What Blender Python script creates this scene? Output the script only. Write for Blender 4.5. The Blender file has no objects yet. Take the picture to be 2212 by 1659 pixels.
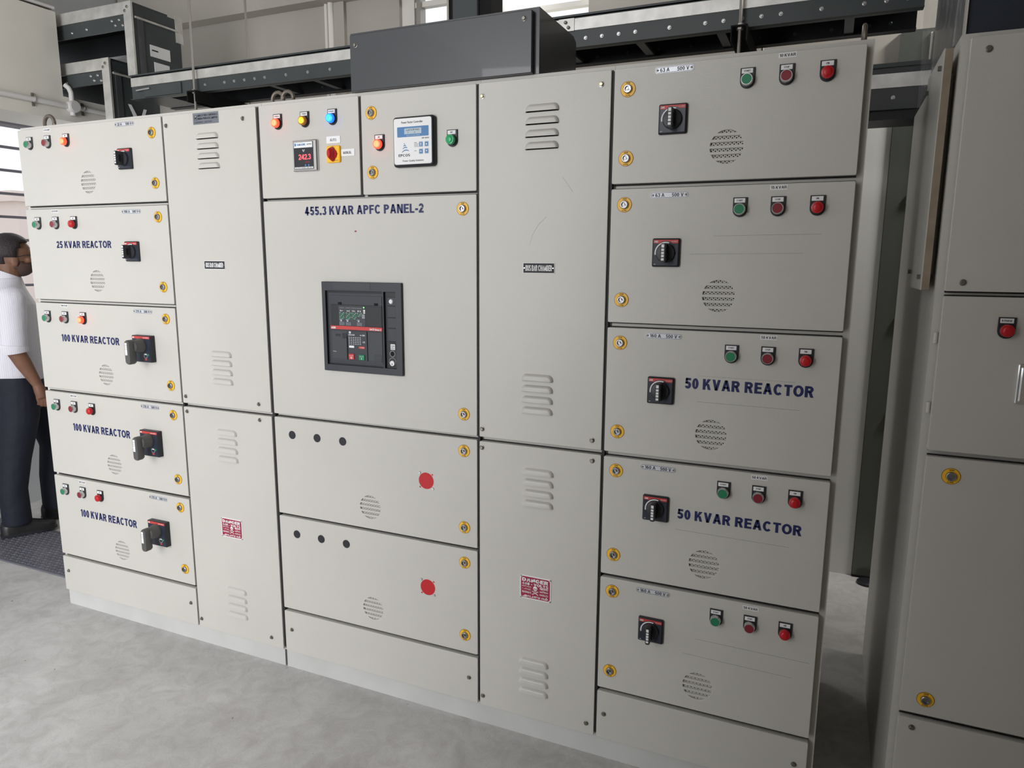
import bpy, bmesh, math, random
from mathutils import Vector, Matrix
random.seed(7)
SC = bpy.context.scene
COL = SC.collection
PI = math.pi

# ------------------------------------------------------------------ camera
# metres; x runs along the switchboard, y into the room behind it, z up from the floor;
# the doors' front faces lie at y = 0
cam_d = bpy.data.cameras.new('camera')
cam_d.sensor_width = 36.0
cam_d.lens = 1543.83 / 2212 * 36
cam_d.clip_start = 0.05
cam = bpy.data.objects.new('camera', cam_d)
COL.objects.link(cam)
right = Vector((0.91569655, 0.40183074, 0.00564612))
down = Vector((0.07364354, -0.15397493, -0.98532652))
fwd = Vector((-0.39506513, 0.9026759, -0.17058655))
cam.matrix_world = Matrix(((right.x, -down.x, -fwd.x, 0.0),
                           (right.y, -down.y, -fwd.y, -2.0),
                           (right.z, -down.z, -fwd.z, 1.59),
                           (0, 0, 0, 1)))
SC.camera = cam

# ------------------------------------------------------------------ world, light, exposure
SC.view_settings.view_transform = 'Standard'
SC.view_settings.look = 'None'
SC.view_settings.gamma = 1.0
SC.view_settings.use_curve_mapping = False
SC.view_settings.exposure = 0.20
w = bpy.data.worlds.new('daylight')
SC.world = w
w.use_nodes = True
bg = w.node_tree.nodes['Background']
bg.inputs[0].default_value = (0.93, 0.96, 1.0, 1)
bg.inputs[1].default_value = 0.95


def area(name, loc, target, sx, sy, power, color=(1, 1, 1)):
    d = bpy.data.lights.new(name, 'AREA')
    d.shape = 'RECTANGLE'
    d.size, d.size_y, d.energy, d.color = sx, sy, power, color
    o = bpy.data.objects.new(name, d)
    COL.objects.link(o)
    o.location = loc
    o.rotation_euler = (Vector(target) - Vector(loc)).to_track_quat('-Z', 'Y').to_euler()
    return o


# daylight entering by the tall openings of the hall: the open shutter behind the photographer's left,
# the barred window of the left wall and the high windows of the back wall
area('daylight_front_opening', (-1.75, -4.6, 1.8), (-0.9, 0.0, 0.9), 2.6, 3.0, 208, (0.985, 0.985, 1.0))
area('daylight_left_window', (-4.62, -0.9, 1.9), (-1.0, -0.7, 0.9), 2.4, 1.7, 3, (0.93, 0.97, 1.0))
area('daylight_rear_of_left_window', (-4.62, 1.38, 2.1), (-1.0, 1.45, 1.2), 0.6, 1.0, 7, (0.97, 0.98, 1.0))
area('daylight_high_back_window', (-1.62, 1.80, 3.25), (-0.6, 0.9, 0.6), 1.0, 0.7, 9, (0.98, 0.99, 1.0))
area('ceiling_lamp_behind_panel', (1.55, 1.30, 3.7), (0.15, 1.55, 0.4), 0.5, 0.3, 52, (1.0, 0.98, 0.94))

# ------------------------------------------------------------------ materials


def mat(name, color, rough=0.5, metal=0.0, bump=None, var=None, emit=None, spec=0.5, trans=0.0, alpha=1.0, ior=1.45, coat=0.0):
    """bump = (scale, strength, distance); var = (scale, amount) mottles the colour"""
    m = bpy.data.materials.new(name)
    m.use_nodes = True
    nt = m.node_tree
    b = nt.nodes['Principled BSDF']
    b.inputs['Base Color'].default_value = (*color, 1)
    b.inputs['Roughness'].default_value = rough
    b.inputs['Metallic'].default_value = metal
    b.inputs['Specular IOR Level'].default_value = spec
    b.inputs['Transmission Weight'].default_value = trans
    b.inputs['Alpha'].default_value = alpha
    b.inputs['IOR'].default_value = ior
    b.inputs['Coat Weight'].default_value = coat
    tc = nt.nodes.new('ShaderNodeTexCoord')
    if var:
        n = nt.nodes.new('ShaderNodeTexNoise')
        n.inputs['Scale'].default_value = var[0]
        n.inputs['Detail'].default_value = 6
        nt.links.new(tc.outputs['Object'], n.inputs['Vector'])
        r = nt.nodes.new('ShaderNodeValToRGB')
        k = var[1]
        r.color_ramp.elements[0].position = 0.3
        r.color_ramp.elements[1].position = 0.7
        r.color_ramp.elements[0].color = (*[c * (1 - k) for c in color], 1)
        r.color_ramp.elements[1].color = (*[min(1, c * (1 + k)) for c in color], 1)
        nt.links.new(n.outputs['Fac'], r.inputs['Fac'])
        nt.links.new(r.outputs['Color'], b.inputs['Base Color'])
    if bump:
        n = nt.nodes.new('ShaderNodeTexNoise')
        n.inputs['Scale'].default_value = bump[0]
        n.inputs['Detail'].default_value = 3
        nt.links.new(tc.outputs['Object'], n.inputs['Vector'])
        bn = nt.nodes.new('ShaderNodeBump')
        bn.inputs['Strength'].default_value = bump[1]
        bn.inputs['Distance'].default_value = bump[2]
        nt.links.new(n.outputs['Fac'], bn.inputs['Height'])
        nt.links.new(bn.outputs['Normal'], b.inputs['Normal'])
    if emit:
        b.inputs['Emission Color'].default_value = (*emit[0], 1)
        b.inputs['Emission Strength'].default_value = emit[1]
    return m


M = dict(
    paint=mat('pebble_grey_powder_coat', (0.54, 0.525, 0.485), 0.38, bump=(300, 0.4, 0.0007), var=(3.0, 0.025)),
    paint_body=mat('pebble_grey_frame_paint', (0.55, 0.535, 0.495), 0.45, bump=(330, 0.2, 0.0005)),
    plinth=mat('light_grey_plinth_paint', (0.53, 0.535, 0.52), 0.5, bump=(200, 0.15, 0.0005), var=(6, 0.06)),
    bar=mat('grey_window_bar', (0.17, 0.165, 0.20), 0.5),
    gasket_shade=mat('black_gasket_and_gap_shade', (0.012, 0.012, 0.012), 0.6),  # rubber black, also used as the shade colour in the door gaps
    dark=mat('black_paint_and_inner_shade', (0.006, 0.006, 0.006), 0.9),  # near-black; on the vent and louvre backings it stands for interior shade
    steel=mat('bright_steel', (0.62, 0.62, 0.62), 0.3, 1.0),
    locksteel=mat('nickel_lock_barrel', (0.33, 0.33, 0.34), 0.3, 0.9),
    ringsteel=mat('brown_primed_eye', (0.17, 0.145, 0.12), 0.5, 0.5),
    chrome=mat('chrome_plate', (0.8, 0.8, 0.8), 0.12, 1.0),
    alu=mat('aluminium_strip', (0.66, 0.65, 0.62), 0.45, 0.6, bump=(60, 0.1, 0.001), var=(14, 0.16)),
    brass=mat('passivated_screw', (0.40, 0.37, 0.25), 0.35, 0.9),
    darkscrew=mat('dull_screw', (0.22, 0.21, 0.18), 0.4, 0.8),
    yellow=mat('yellow_plastic', (0.95, 0.52, 0.025), 0.4),
    yellow_ed=mat('dark_amber_edge', (0.20, 0.09, 0.01), 0.5),
    black=mat('black_plastic', (0.018, 0.019, 0.024), 0.42),
    navyblk=mat('dark_navy_plastic', (0.022, 0.028, 0.045), 0.32),
    handle=mat('grey_handle_plastic', (0.085, 0.085, 0.082), 0.45),
    acb=mat('breaker_grey_plastic', (0.034, 0.038, 0.047), 0.45),
    acb2=mat('breaker_dark_plastic', (0.020, 0.021, 0.025), 0.4),
    acb3=mat('breaker_panel_plastic', (0.045, 0.048, 0.055), 0.5),
    red=mat('signal_red_plastic', (0.50, 0.012, 0.018), 0.3),
    redstrip=mat('red_print', (0.55, 0.055, 0.05), 0.4),
    maroon=mat('dark_red_button', (0.22, 0.018, 0.03), 0.4),
    green=mat('green_button', (0.015, 0.20, 0.09), 0.4),
    green_l=mat('green_lens', (0.02, 0.38, 0.14), 0.25),
    white=mat('white_label', (0.80, 0.80, 0.80), 0.5),
    ink=mat('black_ink', (0.015, 0.015, 0.02), 0.6),
    navy=mat('navy_lettering', (0.010, 0.016, 0.095), 0.5),
    blue=mat('blue_print', (0.06, 0.20, 0.42), 0.45),
    crimson=mat('crimson_enamel', (0.30, 0.012, 0.045), 0.4),
    silver=mat('silver_plate', (0.62, 0.64, 0.68), 0.3, 0.25),
    dullplate=mat('etched_metal_plate', (0.20, 0.215, 0.25), 0.4, 0.3),
    slate=mat('slate_grey_paint', (0.058, 0.060, 0.065), 0.33, bump=(300, 0.15, 0.0004), coat=0.2),
    duct=mat('busduct_dark_paint', (0.050, 0.058, 0.060), 0.42, var=(5, 0.12)),
    duct_in=mat('busduct_inner_shade', (0.009, 0.010, 0.012), 0.5),  # duct paint darkened, the shade of the recesses put into the colour
    galv=mat('galvanised_rod', (0.36, 0.34, 0.31), 0.45, 0.8),
    pvc=mat('white_pvc', (0.62, 0.61, 0.60), 0.4),
    lcd=mat('lcd_grey', (0.35, 0.42, 0.48), 0.3, emit=((0.45, 0.55, 0.62), 0.15)),
    lit_red=mat('lit_red_lens', (0.9, 0.10, 0.03), 0.3, emit=((1.0, 0.022, 0.012), 3.6)),
    lit_red_core=mat('lit_red_core', (0.5, 0.1, 0.05), 0.3, emit=((1.0, 0.42, 0.16), 1.15)),
    lit_yel=mat('lit_yellow_lens', (0.9, 0.5, 0.02), 0.3, emit=((1.0, 0.60, 0.02), 1.2)),
    amber=mat('amber_lens_rim', (0.25, 0.09, 0.01), 0.3, emit=((0.6, 0.18, 0.0), 0.2)),
    lit_blue=mat('lit_blue_lens', (0.02, 0.2, 0.9), 0.3, emit=((0.0, 0.08, 1.0), 2.6)),
    lit_blue_core=mat('lit_blue_core', (0.05, 0.6, 1.0), 0.3, emit=((0.02, 0.55, 1.0), 1.5)),
    led_red=mat('red_led_digits', (1, 0.1, 0.1), 0.4, emit=((1.0, 0.05, 0.07), 2.6)),
    led_green=mat('green_led', (0.1, 1, 0.1), 0.4, emit=((0.1, 1.0, 0.15), 3)),
    pencil=mat('pencil_mark', (0.20, 0.19, 0.17), 0.8),
    tape=mat('tan_tape', (0.27, 0.215, 0.16), 0.6, bump=(35, 0.8, 0.004), var=(30, 0.12)),
)


def wallmat(name, c, rough=0.85, sc=2.0, am=0.06, bump=(25, 0.15, 0.004)):
    return mat(name, c, rough, var=(sc, am), bump=bump, spec=0.2)


M['wall'] = wallmat('painted_plaster_wall', (0.41, 0.385, 0.345))
M['beam'] = wallmat('painted_concrete_beam', (0.66, 0.64, 0.585))
M['grey_wall'] = wallmat('grey_lower_wall', (0.40, 0.41, 0.42))
M['frame'] = mat('window_frame_paint', (0.70, 0.68, 0.62), 0.5)


def floor_material():
    m = bpy.data.materials.new('troweled_concrete_floor')
    m.use_nodes = True
    nt = m.node_tree
    b = nt.nodes['Principled BSDF']
    tc = nt.nodes.new('ShaderNodeTexCoord')

    def noise(scale, detail, rough=0.55, dist=0.0):
        n = nt.nodes.new('ShaderNodeTexNoise')
        n.inputs['Scale'].default_value = scale
        n.inputs['Detail'].default_value = detail
        n.inputs['Roughness'].default_value = rough
        n.inputs['Distortion'].default_value = dist
        nt.links.new(tc.outputs['Object'], n.inputs['Vector'])
        return n

    def ramp(src, p0, c0, p1, c1):
        r = nt.nodes.new('ShaderNodeValToRGB')
        r.color_ramp.elements[0].position = p0
        r.color_ramp.elements[1].position = p1
        r.color_ramp.elements[0].color = (*c0, 1)
        r.color_ramp.elements[1].color = (*c1, 1)
        nt.links.new(src.outputs['Fac'], r.inputs['Fac'])
        return r

    def mix(a, bb, mode, fac):
        x = nt.nodes.new('ShaderNodeMixRGB')
        x.blend_type = mode
        x.inputs[0].default_value = fac
        nt.links.new(a.outputs[0], x.inputs[1])
        nt.links.new(bb.outputs[0], x.inputs[2])
        return x

    big = ramp(noise(2.2, 5, 0.6, 0.6), 0.3, (0.51, 0.50, 0.49), 0.72, (0.67, 0.66, 0.65))
    mid = ramp(noise(11, 6, 0.65, 1.2), 0.32, (0.80, 0.79, 0.78), 0.6, (1.0, 1.0, 1.0))
    fine = ramp(noise(170, 3, 0.6), 0.28, (0.86, 0.86, 0.86), 0.62, (1.0, 1.0, 1.0))
    spots = ramp(noise(34, 2, 0.5, 0.3), 0.225, (0.45, 0.44, 0.42), 0.25, (1.0, 1.0, 1.0))
    c = mix(big, mid, 'MULTIPLY', 0.9)
    c = mix(c, fine, 'MULTIPLY', 0.8)
    c = mix(c, spots, 'MULTIPLY', 0.9)
    nt.links.new(c.outputs[0], b.inputs['Base Color'])
    b.inputs['Roughness'].default_value = 0.6
    b.inputs['Specular IOR Level'].default_value = 0.35
    bn = nt.nodes.new('ShaderNodeBump')
    bn.inputs['Strength'].default_value = 0.12
    bn.inputs['Distance'].default_value = 0.003
    nt.links.new(noise(60, 5).outputs['Fac'], bn.inputs['Height'])
    nt.links.new(bn.outputs['Normal'], b.inputs['Normal'])
    return m


M['pale_steel'] = mat('pale_grey_enamel', (0.74, 0.735, 0.71), 0.4, coat=0.2)
M['floor'] = floor_material()


def shirt_material():
    m = mat('striped_white_shirt', (0.74, 0.73, 0.80), 0.8, bump=(14, 0.5, 0.012))
    nt = m.node_tree
    b = nt.nodes['Principled BSDF']
    tc = nt.nodes.new('ShaderNodeTexCoord')
    wv = nt.nodes.new('ShaderNodeTexWave')
    wv.bands_direction = 'X'
    wv.inputs['Scale'].default_value = 34
    wv.inputs['Distortion'].default_value = 0.6
    nt.links.new(tc.outputs['Object'], wv.inputs['Vector'])
    r = nt.nodes.new('ShaderNodeValToRGB')
    r.color_ramp.elements[0].position = 0.25
    r.color_ramp.elements[1].position = 0.6
    r.color_ramp.elements[0].color = (0.66, 0.65, 0.72, 1)
    r.color_ramp.elements[1].color = (0.74, 0.73, 0.79, 1)
    nt.links.new(wv.outputs['Fac'], r.inputs['Fac'])
    nt.links.new(r.outputs['Color'], b.inputs['Base Color'])
    return m


M['shirt'] = shirt_material()
M['skin'] = mat('brown_skin', (0.20, 0.10, 0.062), 0.55, var=(20, 0.1))
M['hair'] = mat('black_hair', (0.028, 0.022, 0.024), 0.6, bump=(120, 0.8, 0.004))
M['beard'] = mat('short_beard', (0.075, 0.042, 0.032), 0.7, bump=(160, 0.8, 0.003))
M['trousers'] = mat('navy_trousers', (0.009, 0.011, 0.022), 0.75, bump=(10, 0.5, 0.02))
M['shoe'] = mat('black_leather_shoe', (0.015, 0.014, 0.015), 0.35)
M['rubber'] = mat('grey_rubber_mat', (0.14, 0.14, 0.165), 0.3, var=(8, 0.15))

# clear polythene
m = bpy.data.materials.new('clear_polythene')
m.use_nodes = True
nt = m.node_tree
nt.nodes.clear()
out = nt.nodes.new('ShaderNodeOutputMaterial')
mx = nt.nodes.new('ShaderNodeMixShader')
tr = nt.nodes.new('ShaderNodeBsdfTransparent')
pr_ = nt.nodes.new('ShaderNodeBsdfPrincipled')
pr_.inputs['Base Color'].default_value = (0.6, 0.6, 0.58, 1)
pr_.inputs['Roughness'].default_value = 0.12
nz = nt.nodes.new('ShaderNodeTexNoise')
nz.inputs['Scale'].default_value = 9
bn = nt.nodes.new('ShaderNodeBump')
bn.inputs['Strength'].default_value = 0.6
bn.inputs['Distance'].default_value = 0.02
nt.links.new(nz.outputs['Fac'], bn.inputs['Height'])
nt.links.new(bn.outputs['Normal'], pr_.inputs['Normal'])
mx.inputs[0].default_value = 0.22
nt.links.new(tr.outputs[0], mx.inputs[1])
nt.links.new(pr_.outputs[0], mx.inputs[2])
nt.links.new(mx.outputs[0], out.inputs[0])
M['poly'] = m

# ------------------------------------------------------------------ mesh builder


def rrect(x0, x1, z0, z1, r, n=4):
    """rounded rectangle outline, anticlockwise in (x, z)"""
    if r <= 0:
        return [(x0, z0), (x1, z0), (x1, z1), (x0, z1)]
    pts = []
    for cx, cz, a in ((x1 - r, z0 + r, -90), (x1 - r, z1 - r, 0), (x0 + r, z1 - r, 90), (x0 + r, z0 + r, 180)):
        for i in range(n + 1):
            t = math.radians(a + 90 * i / n)
            pts.append((cx + r * math.cos(t), cz + r * math.sin(t)))
    return pts


def circ(cx, cz, r, n=24, a0=0.0):
    return [(cx + r * math.cos(a0 + 2 * PI * i / n), cz + r * math.sin(a0 + 2 * PI * i / n)) for i in range(n)]


class MB:
    def __init__(self):
        self.v, self.f, self.mi, self.mats = [], [], [], []

    def m(self, key):
        mt = M[key] if isinstance(key, str) else key
        if mt not in self.mats:
            self.mats.append(mt)
        return self.mats.index(mt)

    def add(self, vs, fs, key):
        o = len(self.v)
        k = self.m(key)
        self.v += [tuple(p) for p in vs]
        for f in fs:
            self.f.append([o + i for i in f])
            self.mi.append(k)
        return self

    def box(self, x0, x1, y0, y1, z0, z1, key):
        vs = [(x, y, z) for x in (x0, x1) for y in (y0, y1) for z in (z0, z1)]
        fs = [(0, 1, 3, 2), (4, 6, 7, 5), (0, 4, 5, 1), (2, 3, 7, 6), (0, 2, 6, 4), (1, 5, 7, 3)]
        return self.add(vs, fs, key)

    def loft(self, loops, key, cap0=True, cap1=True, close=True):
        """loops: lists of 3D points with equal count"""
        n = len(loops[0])
        vs = [p for l in loops for p in l]
        fs = []
        for j in range(len(loops) - 1):
            for i in range(n if close else n - 1):
                a, b = j * n + i, j * n + (i + 1) % n
                fs.append((a, b, b + n, a + n))
        if cap0:
            fs.append(tuple(range(n))[::-1])
        if cap1:
            fs.append(tuple(range((len(loops) - 1) * n, len(loops) * n)))
        return self.add(vs, fs, key)

    def prism(self, poly, y0, y1, key):
        """outline in (x, z) extruded from y0 (front, towards the viewer) to y1"""
        return self.loft([[(x, y0, z) for x, z in poly], [(x, y1, z) for x, z in poly]], key)

    def slab(self, x0, x1, z0, z1, yb, yf, r, b, key, n=4):
        """rounded plate with a chamfered front edge: back at yb, face at yf (yf < yb)"""
        l0 = [(x, yb, z) for x, z in rrect(x0, x1, z0, z1, r, n)]
        l1 = [(x, yf + b, z) for x, z in rrect(x0, x1, z0, z1, r, n)]
        l2 = [(x, yf, z) for x, z in rrect(x0 + b, x1 - b, z0 + b, z1 - b, max(r - b, 0.0002), n)]
        return self.loft([l0, l1, l2], key)

    def lathe(self, cx, cz, prof, key, n=28):
        """turned about the y axis: prof = [(radius, y)]"""
        loops = [[(cx + r * math.cos(2 * PI * i / n), y, cz + r * math.sin(2 * PI * i / n)) for i in range(n)] for r, y in prof]
        return self.loft(loops, key)

    def ring(self, cx, cz, r0, r1, y0, y1, key, n=28):
        L = []
        for r, y in ((r1, y1), (r1, y0), (r0, y0), (r0, y1)):
            L.append([(cx + r * math.cos(2 * PI * i / n), y, cz + r * math.sin(2 * PI * i / n)) for i in range(n)])
        return self.loft(L + [L[0]], key, False, False)

    def tube(self, pts, r, key, n=10, cap=True):
        """r: radius or list of radii along 3D points"""
        P = [Vector(p) for p in pts]
        R = r if isinstance(r, (list, tuple)) else [r] * len(P)
        loops = []
        t0 = (P[1] - P[0]).normalized()
        u = t0.orthogonal().normalized()
        for i, p in enumerate(P):
            if i == 0:
                t = P[1] - P[0]
            elif i == len(P) - 1:
                t = P[-1] - P[-2]
            else:
                t = (P[i + 1] - P[i]).normalized() + (P[i] - P[i - 1]).normalized()
            t.normalize()
            u = (u - t * u.dot(t)).normalized()
            w_ = t.cross(u)
            loops.append([tuple(p + (u * math.cos(2 * PI * k / n) + w_ * math.sin(2 * PI * k / n)) * R[i]) for k in range(n)])
        return self.loft(loops, key, cap, cap)

    def ball(self, c, r, key, n=14, m_=9):
        rx, ry, rz = r if isinstance(r, (tuple, list)) else (r, r, r)
        loops = []
        for j in range(1, m_):
            t = PI * j / m_
            loops.append([(c[0] + rx * math.sin(t) * math.cos(2 * PI * i / n), c[1] + ry * math.sin(t) * math.sin(2 * PI * i / n), c[2] - rz * math.cos(t)) for i in range(n)])
        return self.loft(loops, key)

    def torus(self, c, R, r, key, axis='y', n=24, k=8):
        pts = []
        for i in range(n + 1):
            a = 2 * PI * i / n
            if axis == 'y':
                pts.append((c[0] + R * math.cos(a), c[1], c[2] + R * math.sin(a)))
            elif axis == 'x':
                pts.append((c[0], c[1] + R * math.cos(a), c[2] + R * math.sin(a)))
            else:
                pts.append((c[0] + R * math.cos(a), c[1] + R * math.sin(a), c[2]))
        return self.tube(pts, r, key, k, False)

    def text(self, s, x0, x1, z0, z1, y, key, bold=0.0, depth=0.0004):
        """lettering filling the box x0..x1, z0..z1 (cap height), standing depth proud of y"""
        me = text_mesh(s, bold)
        bx0, bx1, bz0, bz1 = me['box']
        sx, sz = (x1 - x0) / (bx1 - bx0), (z1 - z0) / (bz1 - bz0)
        vs = [(x0 + (vx - bx0) * sx, y - (depth if vz > 0 else 0), z0 + (vy - bz0) * sz) for vx, vy, vz in me['v']]
        return self.add(vs, me['f'], key)

    def textc(self, s, cx, cz, h, y, key, bold=0.0, wscale=1.0, depth=0.0003, wmax=None):
        me = text_mesh(s, bold)
        bx0, bx1, bz0, bz1 = me['box']
        wd = (bx1 - bx0) / (bz1 - bz0) * h * wscale
        if wmax:
            wd = min(wd, wmax)
        return self.text(s, cx - wd / 2, cx + wd / 2, cz - h / 2, cz + h / 2, y, key, bold, depth)

    def mesh(self, name, origin=(0, 0, 0), angle=35):
        ox, oy, oz = origin
        me = bpy.data.meshes.new(name)
        me.from_pydata([(x - ox, y - oy, z - oz) for x, y, z in self.v], [], self.f)
        for mt in self.mats:
            me.materials.append(mt)
        me.polygons.foreach_set('material_index', self.mi)
        bm = bmesh.new()
        bm.from_mesh(me)
        bmesh.ops.recalc_face_normals(bm, faces=bm.faces)
        bm.to_mesh(me)
        bm.free()
        me.polygons.foreach_set('use_smooth', [True] * len(me.polygons))
        me.set_sharp_from_angle(angle=math.radians(angle))
        me.update()
        return me

    def build(self, name, parent=None, origin=None, angle=35):
        """one mesh object; the origin is a world point"""
        if origin is None:
            xs, ys, zs = zip(*self.v)
            origin = ((min(xs) + max(xs)) / 2, (min(ys) + max(ys)) / 2, (min(zs) + max(zs)) / 2)
        o = bpy.data.objects.new(name, self.mesh(name, origin, angle))
        COL.objects.link(o)
        put(o, origin, parent)
        return o


WORLD = {}


def put(o, origin, parent=None):
    WORLD[o.name] = Vector(origin)
    if parent is not None:
        o.parent = parent
        o.location = Vector(origin) - WORLD[parent.name]
    else:
        o.location = origin


def empty(name, loc, label, cat, group=None):
    o = bpy.data.objects.new(name, None)
    o.empty_display_size = 0.1
    COL.objects.link(o)
    put(o, loc)
    return tag(o, label, cat, group)


def tag(o, label, cat, group=None):
    o['label'] = label
    o['category'] = cat
    if group:
        o['group'] = group
    return o


def struct(o):
    o['kind'] = 'structure'
    return o


def clone(src, loc, parent, label=None):
    """place a copy of a part (sharing its mesh) on another door"""
    c = src.copy()
    COL.objects.link(c)
    put(c, loc, parent)
    if label:
        c['label'] = label
    return c


_TXT = {}


# plain bold grotesque capitals and digits, drawn as bars, slanted bars and arcs in a box of height 1


def glyph(c, t):
    """-> (advance box width, list of convex quads)"""
    q = []
    h = t / 2

    def rect(x0, y0, x1, y1):
        q.append([(x0, y0), (x1, y0), (x1, y1), (x0, y1)])

    def diag(x0, y0, x1, y1, k=1.0):
        s = (x1 - x0) / (y1 - y0) if y1 != y0 else 0
        tw = t * k * math.sqrt(1 + s * s) / 2
        q.append([(x0 - tw, y0), (x0 + tw, y0), (x1 + tw, y1), (x1 - tw, y1)])

    def arc(cx, cy, rx, ry, a0, a1):
        n = max(3, int(abs(a1 - a0) / 12))
        ti = t * 0.9
        P = []
        for i in range(n + 1):
            a = math.radians(a0 + (a1 - a0) * i / n)
            P.append(((cx + rx * math.cos(a), cy + ry * math.sin(a)), (cx + (rx - t) * math.cos(a), cy + (ry - ti) * math.sin(a))))
        for (o0, i0), (o1, i1) in zip(P, P[1:]):
            q.append([o0, o1, i1, i0])

    w = 0.70
    if c in '0O':
        w = 0.56 if c == '0' else 0.82
        arc(w / 2, 0.5, w / 2, 0.51, 0, 360)
    elif c == 'Q':
        w = 0.82
        arc(w / 2, 0.5, w / 2, 0.51, 0, 360)
        diag(w * 0.92, -0.04, w * 0.58, 0.28)
    elif c == '1':
        w = 0.42
        rect(w - t - 0.02, 0, w - 0.02, 1)
        q.append([(0.02, 0.70), (w - t, 0.86), (w - t, 1.0), (0.02, 0.84)])
    elif c == '2':
        w = 0.56
        arc(w / 2, 0.70, w / 2, 0.31, 172, -30)
        q.append([(0.0, t * 0.8), (t * 1.35, t * 0.8), (w - t * 0.15, 0.52), (w - t * 1.15, 0.60)])
        rect(0, 0, w, t * 0.9)
    elif c == '3':
        w = 0.56
        arc(w / 2 - 0.01, 0.735, w / 2 - 0.01, 0.275, 165, -90)
        arc(w / 2, 0.28, w / 2, 0.29, 90, -165)
    elif c == '4':
        w = 0.60
        rect(w - t * 1.6, 0, w - t * 0.6, 1)
        rect(0, 0.20, w, 0.20 + t * 0.85)
        q.append([(0, 0.20 + t * 0.5), (t * 1.1, 0.20 + t * 0.5), (w - t * 0.9, 0.86), (w - t * 1.5, 1.0)])
    elif c == '5':
        w = 0.56
        rect(0.09, 1 - t * 0.9, w - 0.03, 1)
        q.append([(0.03, 0.46), (0.03 + t * 0.9, 0.48), (0.09 + t * 0.75, 1.0), (0.09, 1.0)])
        arc(w / 2, 0.325, w / 2, 0.335, 140, -160)
    elif c == '6':
        w = 0.56
        arc(w / 2, 0.32, w / 2, 0.33, 0, 360)
        arc(w / 2 + 0.03, 0.5, w / 2 + 0.03, 0.51, 60, 195)
    elif c == '7':
        w = 0.54
        rect(0, 1 - t * 0.9, w, 1)
        diag(0.20, 0, w - t * 0.6, 1 - t * 0.5)
    elif c == '8':
        w = 0.56
        arc(w / 2, 0.735, w / 2 - 0.02, 0.275, 0, 360)
        arc(w / 2, 0.28, w / 2, 0.29, 0, 360)
    elif c == '9':
        w = 0.56
        arc(w / 2, 0.68, w / 2, 0.33, 0, 360)
        arc(w / 2 - 0.03, 0.5, w / 2 + 0.03, 0.51, -120, 15)
    elif c == 'A':
        w = 0.76
        diag(t * 0.53, 0, w / 2 - 0.01, 1, 0.95)
        diag(w - t * 0.53, 0, w / 2 + 0.01, 1, 0.95)
        rect(w * 0.24, 0.22, w * 0.76, 0.22 + t * 0.8)
    elif c == 'V':
        w = 0.72
        diag(w / 2 - 0.005, 0, t * 0.53, 1, 0.95)
        diag(w / 2 + 0.005, 0, w - t * 0.53, 1, 0.95)
    elif c == 'W':
        w = 1.02
        diag(w * 0.27, 0, t * 0.5, 1, 0.9)
        diag(w * 0.27, 0, w * 0.5, 1, 0.9)
        diag(w * 0.73, 0, w * 0.5, 1, 0.9)
        diag(w * 0.73, 0, w - t * 0.5, 1, 0.9)
    elif c == 'X':
        diag(t * 0.6, 0, w - t * 0.6, 1)
        diag(w - t * 0.6, 0, t * 0.6, 1)
    elif c == 'Y':
        diag(w / 2, 0.38, t * 0.6, 1)
        diag(w / 2, 0.38, w - t * 0.6, 1)
        rect(w / 2 - h, 0, w / 2 + h, 0.42)
    elif c == 'Z':
        w = 0.62
        rect(0, 0, w, t * 0.9)
        rect(0, 1 - t * 0.9, w, 1)
        diag(t * 0.7, t * 0.5, w - t * 0.7, 1 - t * 0.5)
    elif c == 'K':
        w = 0.72
        rect(0, 0, t, 1)
        q.append([(t * 0.9, 0.26), (t * 0.9, 0.26 + t * 1.35), (w - t * 1.35, 1.0), (w - 0.03, 1.0)])
        diag(w - t * 0.62, 0, t * 1.75, 0.56, 0.95)
    elif c in 'EFLTHI':
        w = {'E': 0.62, 'F': 0.58, 'L': 0.56, 'T': 0.64, 'H': 0.70, 'I': t}[c]
        k = t * 0.85
        if c in 'EFL':
            rect(0, 0, t, 1)
        if c in 'EF':
            rect(t * 0.9, 1 - k, w, 1)
            rect(t * 0.9, 0.5 - k * 0.4, w - 0.05, 0.5 + k * 0.6)
        if c in 'EL':
            rect(t * 0.9, 0, w, k)
        if c == 'T':
            rect(0, 1 - k, w, 1)
            rect(w / 2 - h, 0, w / 2 + h, 1 - k * 0.9)
        if c == 'H':
            rect(0, 0, t, 1)
            rect(w - t, 0, w, 1)
            rect(t * 0.9, 0.5 - k / 2, w - t * 0.9, 0.5 + k / 2)
        if c == 'I':
            rect(0, 0, t, 1)
    elif c in 'RPBD':
        k = t * 0.85
        w = {'R': 0.72, 'P': 0.66, 'B': 0.70, 'D': 0.72}[c]
        rect(0, 0, t, 1)
        if c == 'D':
            rect(t * 0.9, 0, w - 0.40, k)
            rect(t * 0.9, 1 - k, w - 0.40, 1)
            arc(w - 0.405, 0.5, 0.405, 0.5, -90, 90)
        else:
            m = 0.42
            r = (1 - m) / 2
            xx = w - (0.05 if c == 'R' else 0.02) - r
            rect(t * 0.9, 1 - k, xx, 1)
            rect(t * 0.9, m, xx, m + k)
            arc(xx - 0.002, m + r, r, r, -90, 90)
            if c == 'B':
                r2 = (m + k) / 2
                rect(t * 0.9, 0, w - r2, k)
                arc(w - r2 - 0.002, r2, r2, r2, -90, 90)
            if c == 'R':
                diag(w - t * 0.6, 0, w - t * 0.6 - 0.19, m + k * 0.4, 0.97)
    elif c in 'CG':
        w = 0.76
        arc(w / 2, 0.5, w / 2, 0.51, 42, 318 if c == 'C' else 335)
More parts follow.
